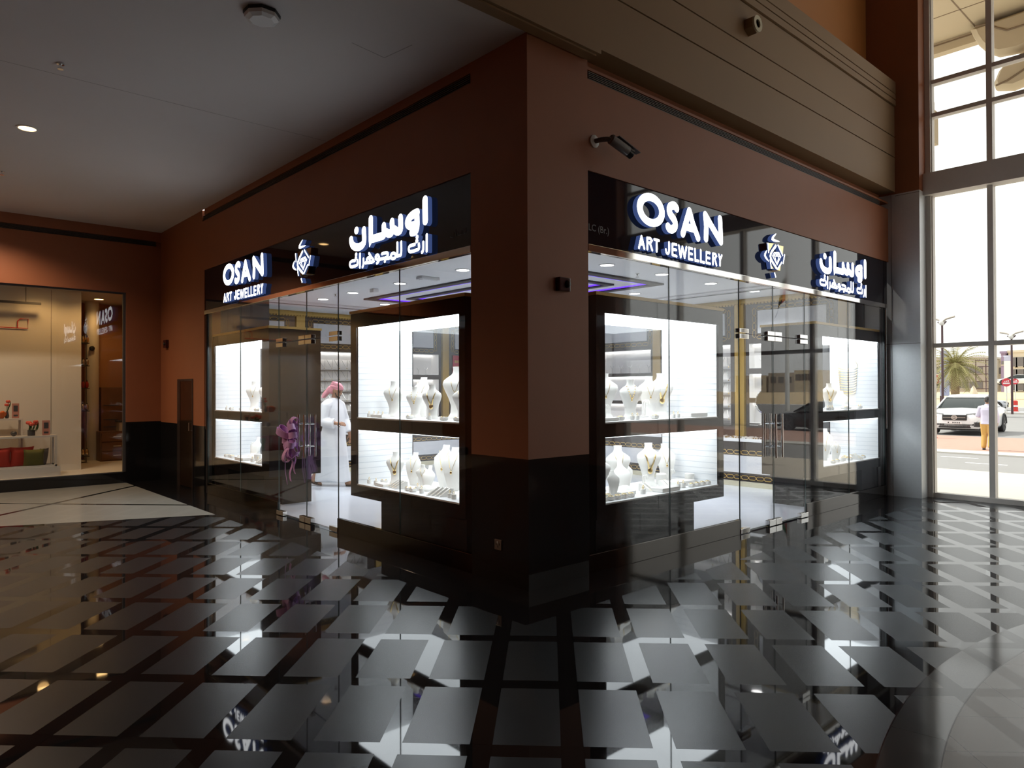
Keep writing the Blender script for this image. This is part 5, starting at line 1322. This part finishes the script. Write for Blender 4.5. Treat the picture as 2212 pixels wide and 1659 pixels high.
vase((-2.19, 10.42, 1.151), 'slim vase with one red bloom on the taller white table', 2, .26, [(.022, 0), (.03, .04), (.02, .10), (.018, .12)], .012, .028)
vase((-1.89, 10.12, .861), 'dark square pot of pink and red flowers on the lower white table', 7, .22, [(.05, 0), (.055, .005), (.055, .095), (.045, .095), (.045, .08)], .11, .032)
def photo_frame(x, y, z, w, h, label):
    t = thing('card_frame', label, 'frame', (x, y, z)); m = MB().bbox((x - w / 2, y, z), (x + w / 2, y + .02, z + h), .004); m.build('card', 'pink_card', t)
    m = MB(); m.box((x - w * .3, y - .002, z + h * .45), (x + w * .3, y, z + h * .85)); m.box((x - w * .3, y - .002, z + .03), (x + w * .3, y, z + .06)); m.build('print', 'dark_grey', t)
photo_frame(-2.07, 10.42, 1.151, .10, .25, 'upright pink card frame on the taller white table'); photo_frame(-1.68, 10.12, .861, .11, .25, 'upright pink card frame on the lower white table')
o = MB().ball((-2.13, 10.14, .905), .045, 16, 12).build('glass_ball', 'dark_grey', smooth=True); tag(o, 'dark round ball on the lower white table', 'ornament')
# deeper in the store
t = thing('column_light', 'pale round column deep in the homeware store', 'column', (-.50, 12.6, .18)); t['kind'] = 'structure'
m = MB().lathe([(.13, 0), (.13, 3.27)], (-.50, 12.6, .18), 24); m.build('shaft', 'store_white', t, smooth=True)
t = thing('wall_speaker', 'small dark round fitting on the pale column in the homeware store', 'speaker', (-.53, 12.47, 2.48)); m = MB().lathe([(.05, 0), (.05, -.04), (.03, -.05)], (-.53, 12.472, 2.48), 16, axis='y'); m.build('body', 'black_plastic', t, smooth=True)
t = thing('drawer_chest', 'brown chest of drawers deep in the homeware store', 'chest of drawers', (-.16, 12.3, .18))
m = MB(); m.box((-.45, 12.1, .18), (.14, 12.45, .78)); m.build('carcass', 'wood_brown', t)
for k in range(3):
    m = MB().bbox((-.43, 12.08, .20 + k * .19), (.12, 12.1, .37 + k * .19), .004); d_ = m.build('drawer', 'wood_brown', t)
    m = MB(); m.box((-.22, 12.06, .285 + k * .19), (-.08, 12.08, .30 + k * .19)); m.build('handle', 'store_white', d_)
t = thing('storage_box', 'pale storage box with teal lid on the chest of drawers', 'box', (.02, 12.25, .781)); m = MB().box((-.10, 12.12, .781), (.13, 12.4, .96)); m.build('body', 'store_white', t); m = MB().bbox((-.12, 12.10, .96), (.14, 12.42, 1.0), .005); m.build('lid', 'dark_grey', t)
t = thing('sideboard_screen', 'glass fronted brown cabinet behind the chest of drawers', 'cabinet', (-.2, 12.7, .18)); m = MB(); m.box((-.34, 12.55, .18), (.15, 12.9, 1.68)); m.build('body', 'wood_brown', t)
for z in (1.30, 1.0, .85):
    m = MB(); m.box((-.30, 12.545, z), (-.02, 12.55, z + .015)); m.build('shelf_edge', 'dark_grey', t)
t = thing('shelf_tower', 'narrow glass shelf tower beside the white panel in the homeware store', 'shelf', (-.80, 12.2, .18))
for z in (.3, 1.2, 1.65, 2.1, 2.55):
    m = MB(); m.box((-.95, 12.0, z), (-.66, 12.3, z + .015)); m.build('shelf', 'dark_grey', t)
for x in (-.95, -.67):
    m = MB(); m.box((x, 12.28, .18), (x + .012, 12.3, 2.9)); m.build('upright', 'dark_grey', t)
for k in range(5):
    z = [.315, 1.215, 1.665, 2.115, 2.565][k]
    for j in range(2):
        tg = thing('glass_jar', 'small shiny jar on the narrow glass shelf tower', 'jar', (-.76 + j * .07, 12.1, z), 'jars on the shelf tower'); m = MB().lathe([(.02, 0), (.032, .03), (.032, .10), (.015, .13)], (-.76 + j * .07, 12.1, z), 12); m.build('body', ['gold', 'silver', 'red_fabric', 'silver', 'gold'][k], tg, smooth=True)
        m = MB().lathe([(.016, .13), (.018, .15), (.002, .155)], (-.76 + j * .07, 12.1, z), 10); m.build('lid', 'dark_grey', tg, smooth=True)
for k, (x, y) in enumerate([(-1.70, 10.2), (-.82, 10.2), (-3.0, 10.2), (-4.4, 10.2), (-.5, 12.0)]):
    downlight((x, y, 3.449), 'lamp_warm', ['warm store downlight nearer the white panel edge', 'warm store downlight nearest the orange pier', 'warm store downlight out of view', 'warm store downlight out of view', 'warm store downlight over the chest of drawers'][k], lamp_e=24, col=(1, .56, .20), spot=2.6, group='homeware store downlights')

# ------------------------------------------------------------------ outside the tall windows
_CAM = Vector((-3.8697, -4.0958, 1.6))
def ray(px, py): return _F + _R2 * ((px - 1106) / 1530.7) + _U2 * ((829.5 - py) / 1530.7)
def atX(px, py, X): d = ray(px, py); return _CAM + d * ((X - _CAM.x) / d.x)
MT['paving'] = mat('pale_paving', (.62, .56, .47), .8, vary=.06, vscale=2)
MT['road'] = mat('asphalt', (.27, .265, .26), .85, vary=.08, vscale=1.5)
MT['brick_paving'] = mat('red_brick_paving', (.46, .28, .22), .85, vary=.1, vscale=3)
MT['sand'] = mat('desert_sand', (.62, .47, .28), .9, vary=.12, vscale=.15)
MT['kerb'] = mat('pale_kerb', (.60, .58, .54), .8)
MT['white_line'] = mat('white_road_paint', (.75, .75, .73), .7)
MT['car_white'] = mat('white_car_paint', (.74, .75, .76), .15, spec=.6)
MT['car_silver'] = mat('silver_car_paint', (.45, .47, .50), .2, metal=.5)
MT['car_dark'] = mat('dark_car_paint', (.02, .022, .026), .12)
MT['car_glass'] = mat('dark_car_glass', (.02, .028, .028), .04)
MT['tyre'] = mat('tyre_rubber', (.015, .015, .016), .7)
MT['wheel'] = mat('dark_alloy', (.10, .10, .105), .35, metal=.8)
MT['head_lamp'] = mat('head_lamp_glass', (.25, .27, .28), .08)
MT['red_paint'] = mat('red_bollard_paint', (.62, .045, .03), .5)
MT['trunk'] = mat('palm_trunk', (.32, .22, .12), .9, vary=.3, vscale=6)
MT['frond'] = mat('palm_frond', (.30, .27, .10), .7, vary=.2, vscale=2)
MT['pole_dark'] = mat('dark_brown_pole', (.07, .035, .04), .5)
MT['pole_white'] = mat('white_pole', (.68, .67, .64), .5)
MT['sign_red'] = mat('red_traffic_sign', (.60, .05, .07), .5)
MT['sign_white'] = mat('white_traffic_sign', (.80, .78, .78), .5)
MT['facade_grey'] = mat('grey_building', (.44, .40, .35), .9, vary=.06, vscale=.2)
MT['facade_beige'] = mat('beige_building', (.62, .56, .45), .9)
MT['facade_purple'] = mat('purple_panel', (.28, .22, .33), .8)
MT['pane_dark'] = mat('dark_window_pane', (.16, .15, .15), .3)
MT['banner_blue'] = mat('pale_blue_banner', (.42, .45, .62), .7)
MT['canopy'] = mat('beige_canopy', (.56, .47, .32), .8, vary=.03, vscale=1)
MT['joint'] = mat('canopy_joint', (.22, .16, .10), .8)
MT['flag_red'] = mat('flag_red', (.55, .04, .04), .8); MT['flag_green'] = mat('flag_green', (.03, .28, .10), .8); MT['flag_black'] = mat('flag_black', (.02, .02, .02), .8); MT['flag_white'] = mat('flag_white', (.8, .8, .8), .8)
Gz = -.45
m = MB(); m.hexa([(7.87, -60, -.30), (16.5, -60, -.75), (16.5, 40, -.75), (7.87, 40, -.30), (7.87, -60, -.02), (16.5, -60, Gz), (16.5, 40, Gz), (7.87, 40, -.02)]); struct(m.build('pavement', 'paving'))
m = MB(); m.box((16.5, -60, -.8), (21.9, 60, Gz - .05)); struct(m.build('road', 'road'))
m = MB()
for X, Y in ((19.0, 1.2), (19.0, 3.4), (19.0, -1.0), (20.6, 2.3), (20.6, .1), (18.2, 4.5)): m.box((X, Y, Gz - .05), (X + .12, Y + 1.0, Gz - .046))
struct(m.build('trim_10', 'white_line'))
m = MB(); m.box((21.9, -60, -.8), (23.0, 60, Gz + .0)); struct(m.build('kerb', 'kerb'))
m = MB(); m.box((23.0, -60, -.8), (30.9, 60, Gz)); struct(m.build('sidewalk', 'brick_paving'))
m = MB(); m.box((30.9, -330, -.8), (86, 110, Gz - .02)); struct(m.build('road_parking', 'road'))
m = MB(); m.box((63.5, 8.0, Gz - .02), (66.0, 13.6, Gz + .12)); struct(m.build('kerb_island', 'kerb'))
# sand field with a low rise
m = MB(); rnd = random.Random(2); N = 24; R = []
for i in range(N + 1):
    X = 86 + i * 6.0; row = []
    for j in range(49):
        Y = -330 + j * 9.0; h = Gz + (1.0 * min(1, max(0, (X - 92) / 30.0)) + .25 * math.sin(X * .13 + Y * .09) + rnd.uniform(-.1, .1)) * (1 if X > 90 else .1); row.append((X, Y, h))
    R.append(row)
m.loft(R, closed=False, caps=False); o = struct(m.build('terrain_sand', 'sand', smooth=True))

# canopy over the entrance with leaf-shaped brackets
m = MB(); m.box((7.9, -6.0, 8.50), (12.0, 2.2, 8.62)); m.box((11.9, -6.0, 8.29), (12.1, 2.2, 8.50))
for y in (-.05, -2.0): m.box((7.9, y, 8.494), (12, y + .02, 8.501), 1)
for x in (9.3, 10.8): m.box((x, -6, 8.494), (x + .02, 2.2, 8.501), 1)
m.box((11.88, -6.0, 8.44), (11.9, 2.2, 8.46), 1)
struct(m.build('roof_canopy', ['canopy', 'joint']))
def leaf_bracket(label, pts, x0, x1, rib):
    t = thing('canopy_bracket', label, 'bracket', (x0, pts[0][0], pts[0][1]))
    m = MB(); n = len(pts); cyy = sum(p[0] for p in pts) / n; czz = sum(p[1] for p in pts) / n
    def ring(x, k): return [(x, cyy + (p[0] - cyy) * k, czz + (p[1] - czz) * k) for p in pts]
    m.loft([ring(x0, .80), ring(x0 + .08, .97), ring((x0 + x1) / 2, 1.0), ring(x1 - .08, .97), ring(x1, .8)]); m.build('leaf', 'canopy', t, smooth=35)
    m = MB(); m.tube([(x0 - .005, p[0], p[1]) for p in rib], .018, 6); m.build('rib', 'joint', t, smooth=True)
leaf_bracket('upper carved leaf bracket under the entrance canopy', [(.02, 8.42), (-.03, 8.27), (-.12, 8.08), (-.25, 7.90), (-.42, 7.78), (-.75, 7.74), (-1.2, 7.80), (-1.6, 8.2), (-1.5, 8.45)], 11.5, 11.86, [(-.10, 8.40), (-.28, 8.38), (-.45, 8.24), (-.60, 8.14), (-.9, 8.14)])
leaf_bracket('lower carved leaf bracket under the entrance canopy', [(-.38, 7.16), (-.36, 7.26), (-.44, 7.46), (-.58, 7.62), (-.85, 7.70), (-1.3, 7.66), (-1.4, 7.35), (-1.0, 7.14), (-.65, 7.08)], 11.5, 11.86, [(-.42, 7.18), (-.6, 7.22), (-.9, 7.36), (-1.2, 7.55)])
p0 = atX(2007, 310, 8.5); p1 = atX(2017, 222, 8.5)
m = MB(); m.box((8.45, p1.y, p0.z), (8.7, p0.y + .3, p1.z - .1)); m.box((8.45, p1.y + .05, p1.z - .1), (8.7, p0.y + .3, p1.z + .08)); struct(m.build('trim_11', 'canopy'))

# cars
def car(label, pos, heading, paint, sc=1.0, wsc=1.0, suv=True, detail=True, group=None):
    c = Vector(pos); f = Vector((heading[0], heading[1], 0)).normalized(); l = Vector((-f.y, f.x, 0))
    T = lambda p: tuple(c + f * p[0] * sc + l * p[1] * sc * wsc + Vector((0, 0, p[2] * sc)))
    t = thing('car', label, 'car', tuple(c), group)
    h = 1.0 if suv else .86
    # lower body: stations from the nose (x=0) to the tail (x=-4.8): half width, sill z, shoulder z
    st = [(0.02, .62, .36, .62), (-.06, .80, .28, .86), (-.25, .90, .25, 1.0), (-.9, .955, .25, 1.08), (-1.5, .965, .25, 1.12), (-2.6, .97, .26, 1.14), (-3.8, .965, .28, 1.16), (-4.5, .93, .32, 1.14), (-4.75, .85, .42, 1.02), (-4.82, .70, .5, .9)]
    m = MB(T); R = []
    for x, w, z0, z1 in st:
        z1 *= h; r = .10; R.append([(x, -w + .05, z0), (x, -w, z0 + .12), (x, -w, z1 - .22), (x, -w + .05, z1 - .06), (x, -w + .22, z1), (x, 0, z1 + .035), (x, w - .22, z1), (x, w - .05, z1 - .06), (x, w, z1 - .22), (x, w, z0 + .12), (x, w - .05, z0)])
    m.loft(R); m.build('body', paint, t, smooth=45)
    # cabin
    cab = [(-1.25, .74, 1.10, 1.12), (-1.95, .70, 1.13, 1.58), (-2.5, .68, 1.14, 1.69), (-3.2, .66, 1.15, 1.66), (-4.0, .62, 1.15, 1.42), (-4.55, .60, 1.12, 1.16)]
    m = MB(T); m.loft([[(x, -w - .16, z0 * h), (x, -w, z1 * h), (x, -w * .5, z1 * h + .01), (x, w * .5, z1 * h + .01), (x, w, z1 * h), (x, w + .16, z0 * h)] for x, w, z0, z1 in cab]); m.build('glasshouse', 'car_glass', t, smooth=40)
    m = MB(T); m.loft([[(x, -w, z * h), (x, -w * .5, z * h + .03), (x, w * .5, z * h + .03), (x, w, z * h), (x, w * .6, z * h - .01), (x, -w * .6, z * h - .01)] for x, w, z in ((-1.93, .70, 1.585), (-2.5, .685, 1.70), (-3.2, .665, 1.67), (-4.0, .63, 1.43), (-4.5, .60, 1.20))]); m.build('roof', paint, t, smooth=40)
    for sg in (-1, 1):
        m = MB(T); m.tube([(-1.22, sg * .90, 1.10 * h), (-1.95, sg * .72, 1.585 * h)], .035, 6); m.tube([(-2.75, sg * .87, 1.13 * h), (-2.75, sg * .70, 1.66 * h)], .035, 6); m.build('pillar', paint if detail else 'car_dark', t, smooth=True)
        for x in (-.92, -3.85):
            m = MB(T); m.lathe([(.20, -.11), (.36, -.11), (.375, -.08), (.375, .08), (.36, .11), (.20, .11)], (x, sg * .87, .375), 24, axis='y'); wl = m.build('wheel', 'tyre', t, smooth=True)
            m = MB(T); yy = sg * .985
            m.lathe([(.06, 0), (.07, 0), (.06, .0)], (x, yy, .375), 10, axis='y')
            for k in range(5):
                a = 2 * PI * k / 5; m.obox((x + .14 * math.cos(a), yy, .375 + .14 * math.sin(a)), (.26, .02, .06), Matrix.Rotation(-a, 3, 'Y'))
            m.build('rim', 'wheel', wl)
            m = MB(T); m.tube([(x + .44 * math.cos(a), sg * .955, .375 + .44 * math.sin(a)) for a in [PI * k / 10 for k in range(11)]], .05, 6); m.build('wheel_arch', 'tyre', t, smooth=True)
        m = MB(T).ball((-1.55, sg * 1.03, 1.10 * h), (.09, .11, .075), 12, 8); m.build('wing_mirror', 'car_dark', t, smooth=True)
        m = MB(T); m.loft([[(-.03 - .02, sg * .40, .80 * h), (-.03 - .02, sg * .42, .90 * h), (-.05, sg * .38, .90 * h)], [(-.09, sg * .80, .82 * h), (-.14, sg * .82, .96 * h), (-.25, sg * .80, .98 * h)], [(-.25, sg * .905, .84 * h), (-.35, sg * .91, .96 * h), (-.4, sg * .89, .98 * h)]]); m.build('headlight', 'head_lamp', t, smooth=True)
        m = MB(T); m.bbox((-.06, sg * .74 - .16, .36), (.0, sg * .74 + .16, .56), .03); m.build('air_intake', 'car_dark', t)
        m = MB(T); m.bbox((-4.80, sg * .68 - .18, .86 * h), (-4.70, sg * .68 + .18, .98 * h), .02); m.build('tail_light', 'sign_red', t)
    m = MB(T); m.bbox((-.06, -.42, .62 * h), (.045, .42, .86 * h), .03); gr = m.build('grille', 'car_dark', t)
    m = MB(T); m.box((.045, -.38, .735 * h), (.055, .38, .750 * h)); m.lathe([(.10, 0), (.10, .012), (.08, .012), (.08, 0)], (.046, 0, .745 * h), 20, axis='x'); m.build('grille_bar', 'silver', gr)
    m = MB(T); m.bbox((-.06, -.55, .30), (.02, .55, .48), .03); m.build('lower_grille', 'car_dark', t)
    m = MB(T); m.bbox((.02, -.26, .47), (.045, .26, .58), .006); pl = m.build('number_plate', 'sign_white', t)
    m = MB(T)
    for k, y in enumerate((-.20, -.04, .03, .10, .17)): m.box((.045, y - .02, .495), (.047, y + .02, .555))
    m.build('plate_mark', 'car_dark', pl)
    m = MB(T); m.box((-4.6, -.88, .20), (-.15, .88, .30)); m.build('underbody', 'tyre', t)
    return t
v0 = ray(2066, 938); v0.z = 0; v0.normalize(); r0 = Vector((v0.y, -v0.x, 0)); rear = v0 * math.cos(.23) + r0 * math.sin(.23)
pc = atX(2062, 938, 31.6); car('white SUV parked nose-on outside the tall windows, behind the red bollard', (pc.x, pc.y, Gz), (-rear.x, -rear.y), 'car_white', 1.03, 1.10)
car('distant white car on the sand road, nearer the palm trunk', tuple(atX(2030, 833, 112)), (-.25, -1), 'car_white', 1.0, 1.0, False, False, 'distant parked cars')
car('distant white car on the sand road beside the white mound', tuple(atX(2150, 833, 112)), (-.25, 1), 'car_white', 1.0, 1.0, False, False, 'distant parked cars')
q = atX(2178, 884, 75); car('pale silver car partly hidden by the window mullion', (q.x, q.y, Gz - .02), (.25, -1), 'car_silver', 1.0, 1.0, False, False, 'distant parked cars')
q = atX(2240, 884, 75); car('pale silver car beyond the orange barrel', (q.x, q.y, Gz - .02), (-.25, 1), 'car_silver', 1.0, 1.0, False, False, 'distant parked cars')
car('dark car seen only as a reflection in the glass doors', (31.0, -13.5, Gz - .02), (.2, -1), 'car_dark', 1.0, 1.0, False, False)

# street furniture
q = atX(2026, 938, 31.2); t = thing('bollard', 'red bollard with a rounded cap in front of the white SUV', 'bollard', (q.x - 2.4, q.y - .62, Gz))
q = Vector((q.x - 2.4, q.y - .62, Gz)); m = MB().lathe([(.10, 0), (.09, .03), (.075, .05), (.075, .86)], tuple(q), 16); m.build('post', 'red_paint', t, smooth=True)
m = MB().lathe([(.082, .86), (.082, .90), (.06, .95), (.01, .97)], tuple(q), 16); m.build('cap', 'red_paint', t, smooth=True)
def street_lamp(px, pyt, X, label):
    b = atX(px, pyt, X); t = thing('street_lamp', label, 'street lamp', (b.x, b.y, Gz), 'street lamps beyond the car')
    m = MB(); m.tube([(b.x, b.y, Gz), (b.x, b.y, b.z - .5)], [.09, .07], 10); m.build('pole', 'pole_dark', t, smooth=True)
    for sg in (-1, 1):
        m = MB(); m.tube([(b.x, b.y, b.z - .55), (b.x + .12 * sg, b.y + .3 * sg, b.z - .3)], .05, 8); m.build('arm', 'pole_dark', t)
        m = MB(); m.loft([[(b.x + .1 * sg + .14 * math.cos(a), b.y + sg * s_ , b.z + dz + .07 * math.sin(a)) for a in [2 * PI * k / 10 for k in range(10)]] for s_, dz in ((.12, -.25), (.3, -.12), (.6, -.04), (.8, .0))]); m.build('lamp_head', 'facade_grey', t, smooth=True)
    m = MB().ball((b.x, b.y, b.z - .35), .22, 12, 8); m.build('hub', 'pole_white', t, smooth=True)
street_lamp(2035, 686, 52, 'dark street lamp with two winged heads in front of the palm'); street_lamp(2185, 717, 63, 'dark street lamp with two winged heads beside the no entry signs')
def traffic_sign(px, pyc, pyb, X, r, label, pole='pole_white', face=True):
    c = atX(px, pyc, X); b = atX(px, pyb, X); t = thing('traffic_sign', label, 'traffic sign', (c.x, c.y, min(b.z, c.z - .5)), 'traffic signs outside')
    m = MB(); m.tube([(c.x + .04, c.y, max(Gz, b.z)), (c.x + .04, c.y, c.z + r * .8)], .035, 8); m.build('pole', pole, t, smooth=True)
    m = MB().lathe([(.001, -.02), (r, -.02), (r, .0), (.001, 0)], tuple(c), 24, axis='x'); m.build('disc', 'sign_red', t)
    m = MB(); m.box((c.x - .024, c.y - r * .68, c.z - r * .38), (c.x - .02, c.y + r * .68, c.z - r * .06))
    for k in range(3): m.box((c.x - .024, c.y - r * .5 + k * r * .36, c.z + r * .12), (c.x - .02, c.y - r * .28 + k * r * .36, c.z + r * (.5 - .1 * k)))
    m.build('white_mark', 'sign_white', t)
traffic_sign(2017, 820, 872, 58, .42, 'round red traffic sign on the pole beside the window jamb'); traffic_sign(2174, 826, 892, 63, .33, 'round red and white traffic sign on a white pole beside the lamp post'); traffic_sign(2193, 824, 885, 72, .26, 'smaller red traffic sign above the orange barrel')
q = atX(2193, 890, 70); t = thing('barrel', 'orange traffic barrel beside the lamp post', 'barrel', (q.x, q.y, Gz - .02)); m = MB().lathe([(.28, 0), (.28, .08), (.22, .08), (.20, .95), (.12, 1.0)], (q.x, q.y, Gz - .02), 16); m.build('body', 'red_paint', t, smooth=True); m = MB().lathe([(.225, .45), (.217, .6)], (q.x, q.y, Gz - .02), 16, caps=False); m.build('stripe', 'sign_white', t)
q = atX(2041, 855, 60); qt = atX(2041, 758, 60); t = thing('banner_pole', 'tall pale blue banner sign beside the palm trunk', 'banner', (q.x, q.y, Gz)); m = MB(); m.box((q.x - .05, q.y - .32, q.z), (q.x + .05, q.y + .32, qt.z)); m.build('banner', 'banner_blue', t); m = MB(); m.box((q.x - .06, q.y - .34, Gz), (q.x + .06, q.y - .22, q.z)); m.box((q.x - .06, q.y + .22, Gz), (q.x + .06, q.y + .34, q.z)); m.build('leg', 'pole_dark', t)

# date palm
b = atX(2063, 790, 56); t = thing('palm_tree', 'date palm with drooping dry fronds behind the white SUV', 'palm tree', (b.x, b.y, Gz))
m = MB(); rnd = random.Random(4)
R = []
for k in range(26):
    z = Gz + (b.z - Gz + .2) * k / 25; r = .26 + .03 * (k % 2) + (.10 if k > 22 else 0); R.append([(b.x + r * math.cos(a), b.y + r * math.sin(a), z) for a in [2 * PI * j / 14 for j in range(14)]])
m.loft(R); m.build('trunk', 'trunk', t)
m = MB()
for k in range(64):
    az = k * 2.399; el = 1.25 - 2.1 * (k / 64.0); L = rnd.uniform(2.0, 2.6); P = []; d = Vector((math.cos(az) * math.cos(el), math.sin(az) * math.cos(el), math.sin(el))); p = Vector((b.x, b.y, b.z))
    for i in range(9):
        P.append(p.copy()); p = p + d * (L / 8); d = (d + Vector((0, 0, -.16))).normalized()
    m.tube([tuple(x) for x in P], [.035 - .0035 * i for i in range(9)], 5)
    for i in range(1, 9):
        dd = (P[i] - P[i - 1]).normalized(); sd = dd.cross(Vector((0, 0, 1)))
        if sd.length < .1: sd = Vector((1, 0, 0))
        sd.normalize()
        for q_ in (0, .5):
            for sg in (-1, 1):
                o_ = P[i - 1].lerp(P[i], q_); ln = .42 * (1 - .05 * abs(i - 4)); tip = o_ + (sd * sg * .8 + dd * .55 + Vector((0, 0, -.28))) * ln
                w_ = dd * .03
                m.prism([tuple(o_ - w_), tuple(o_ + w_), tuple(tip)], (0, 0, .008))
m.build('crown', 'frond', t)

# buildings on the horizon
def building(label, px0, px1, pyt, X, depth, mt, wins, base=-1.0, extra=None):
    a = atX(px0, pyt, X); c = atX(px1, pyt, X); y0, y1 = min(a.y, c.y), max(a.y, c.y); t = thing('building', label, 'building', (X, (y0 + y1) / 2, base), 'buildings on the horizon')
    m = MB(); m.box((X, y0, base), (X + depth, y1, a.z)); m.build('wall', mt, t)
    m = MB(); m.box((X - .2, y0 - .2, a.z), (X + depth, y1 + .2, a.z + .5)); m.build('parapet', mt, t)
    for (u, v, w, h) in wins:
        yy = y1 - (y1 - y0) * u; zz = base + (a.z - base) * v; m = MB(); m.box((X - .12, yy - w / 2, zz - h / 2), (X + .1, yy + w / 2, zz + h / 2)); f_ = m.build('window', 'pane_dark', t)
        m = MB(); m.box((X - .16, yy - w / 2 - .1, zz - h / 2 - .15), (X - .08, yy + w / 2 + .1, zz - h / 2)); m.build('sill', 'facade_beige', f_)
    return t
building('long grey building behind the palm', 2000, 2132, 778, 190, 20, 'facade_grey', [(.08 + .115 * k, v, 1.2, 1.6) for k in range(8) for v in (.35, .72)])
building('beige building with scaffolded corner between palm and mullion', 2118, 2168, 782, 200, 18, 'facade_beige', [(.2 + .3 * k, v, 1.5, 1.6) for k in range(3) for v in (.45, .75)])
building('tall beige apartment building at the frame edge', 2178, 2262, 762, 180, 20, 'facade_beige', [(.12 + .2 * k, v, 1.6, 2.0) for k in range(4) for v in (.30, .55, .80)])
building('narrow purple clad tower beside the tall beige building', 2162, 2171, 764, 179, 8, 'facade_purple', [(.5, .8, .5, .8)])
q0, q1 = atX(2169, 835, 170), atX(2182, 780, 170); t = thing('billboard', 'tall white billboard in front of the purple tower', 'billboard', (170, (q0.y + q1.y) / 2, 0)); m = MB(); m.box((170, min(q0.y, q1.y), .4), (170.4, max(q0.y, q1.y), q1.z)); m.build('panel', 'sign_white', t); m = MB(); m.box((170, min(q0.y, q1.y), q1.z), (170.4, max(q0.y, q1.y), q1.z + 1.2)); m.build('top_panel', 'banner_blue', t)
q = atX(2103, 838, 120); m = MB().lathe([(.62, 0), (.55, .7), (.3, 1.5), (.05, 1.9)], (q.x, q.y, .1), 14); o = m.build('sand_mound', 'sand_pale' if 'sand_pale' in MT else 'facade_beige', smooth=True); tag(o, 'pale pointed sand mound beside the distant white car', 'mound')
# scaffold tower
q = atX(2130, 830, 186); t = thing('scaffold', 'thin scaffold tower against the far buildings', 'scaffold', (q.x, q.y, 0))
for dy in (-2.0, 0, 2.0):
    m = MB(); m.tube([(q.x, q.y + dy, 0), (q.x, q.y + dy, 8.2)], .12, 5); m.build('upright', 'pole_dark', t)
for z in (1.5, 3.2, 4.9, 6.6, 8.0):
    m = MB(); m.tube([(q.x, q.y - 2.2, z), (q.x, q.y + 2.2, z)], .10, 5); m.build('ledger', 'pole_dark', t)
# flag that shows only in the doors' reflection
fx, fy = 60.0, -27.95
t = thing('flag_pole', 'tall white flag pole reflected in the glass doors beside the tall windows', 'flag pole', (fx, fy, Gz))
m = MB(); m.tube([(fx, fy, Gz), (fx, fy, 14.0)], [.22, .10], 12); m.build('pole', 'pole_white', t, smooth=True); m = MB().ball((fx, fy, 14.1), .16, 12, 8); m.build('finial', 'pole_white', t, smooth=True)
t = thing('flag', 'hanging red, white, black and green flag reflected in the glass doors', 'flag', (fx, fy, 10.0))
def drapef(u, v):     # u along fly 0..1, v down 0..1
    d = Vector((.25, -1.0, 0)).normalized(); s = Vector((1, .25, 0)).normalized()
    p = Vector((fx, fy, 12.6 - v * 2.6)) + d * (.15 + 1.5 * u * (.25 + .75 * v)) + s * (.30 * math.sin(u * 7 + v * 2) * u); p.z -= 1.7 * u * (.5 + .5 * u); return p
def fpart(nm, mt, u0, u1, v0, v1):
    m = MB(); R = []
    for i in range(9):
        v = v0 + (v1 - v0) * i / 8; a_ = [tuple(drapef(u0 + (u1 - u0) * j / 8, v)) for j in range(9)]; R.append(a_ + [(p[0] + .03, p[1], p[2]) for p in a_[::-1]])
    m.loft(R); m.build(nm, mt, t, smooth=60)
fpart('red_band', 'flag_red', 0, .27, 0, 1); fpart('green_band', 'flag_green', .27, 1, 0, .333); fpart('white_band', 'flag_white', .27, 1, .333, .666); fpart('black_band', 'flag_black', .27, 1, .666, 1)

# low buildings that show only as reflections in the doors
def mirrored(px, py, X):
    d = ray(px, py); p = _CAM + d * ((X - _CAM.x) / d.x); return Vector((X, .04 - p.y, p.z))
for i, (a_, b_, yt, yb, mt) in enumerate(((1660, 1716, 806, 838, 'facade_grey'), (1716, 1760, 800, 838, 'facade_beige'), (1590, 1655, 812, 838, 'facade_beige'))):
    p, q = mirrored(a_, yt, 170), mirrored(b_, yt, 170); y0, y1 = min(p.y, q.y), max(p.y, q.y)
    t = thing('building', ['low grey building reflected in the glass doors', 'low beige building reflected beside the flag pole', 'low beige building reflected in the door leaf nearer the column'][i], 'building', (170, (y0 + y1) / 2, -1), 'buildings seen in reflections')
    m = MB(); m.box((170, y0, -1), (185, y1, p.z)); m.build('wall', mt, t)
    for k in range(3):
        m = MB(); yy = y0 + (y1 - y0) * (.2 + .3 * k); m.box((169.85, yy - .7, p.z - 2.6), (170, yy + .7, p.z - 1.0)); m.build('window', 'pane_dark', t)
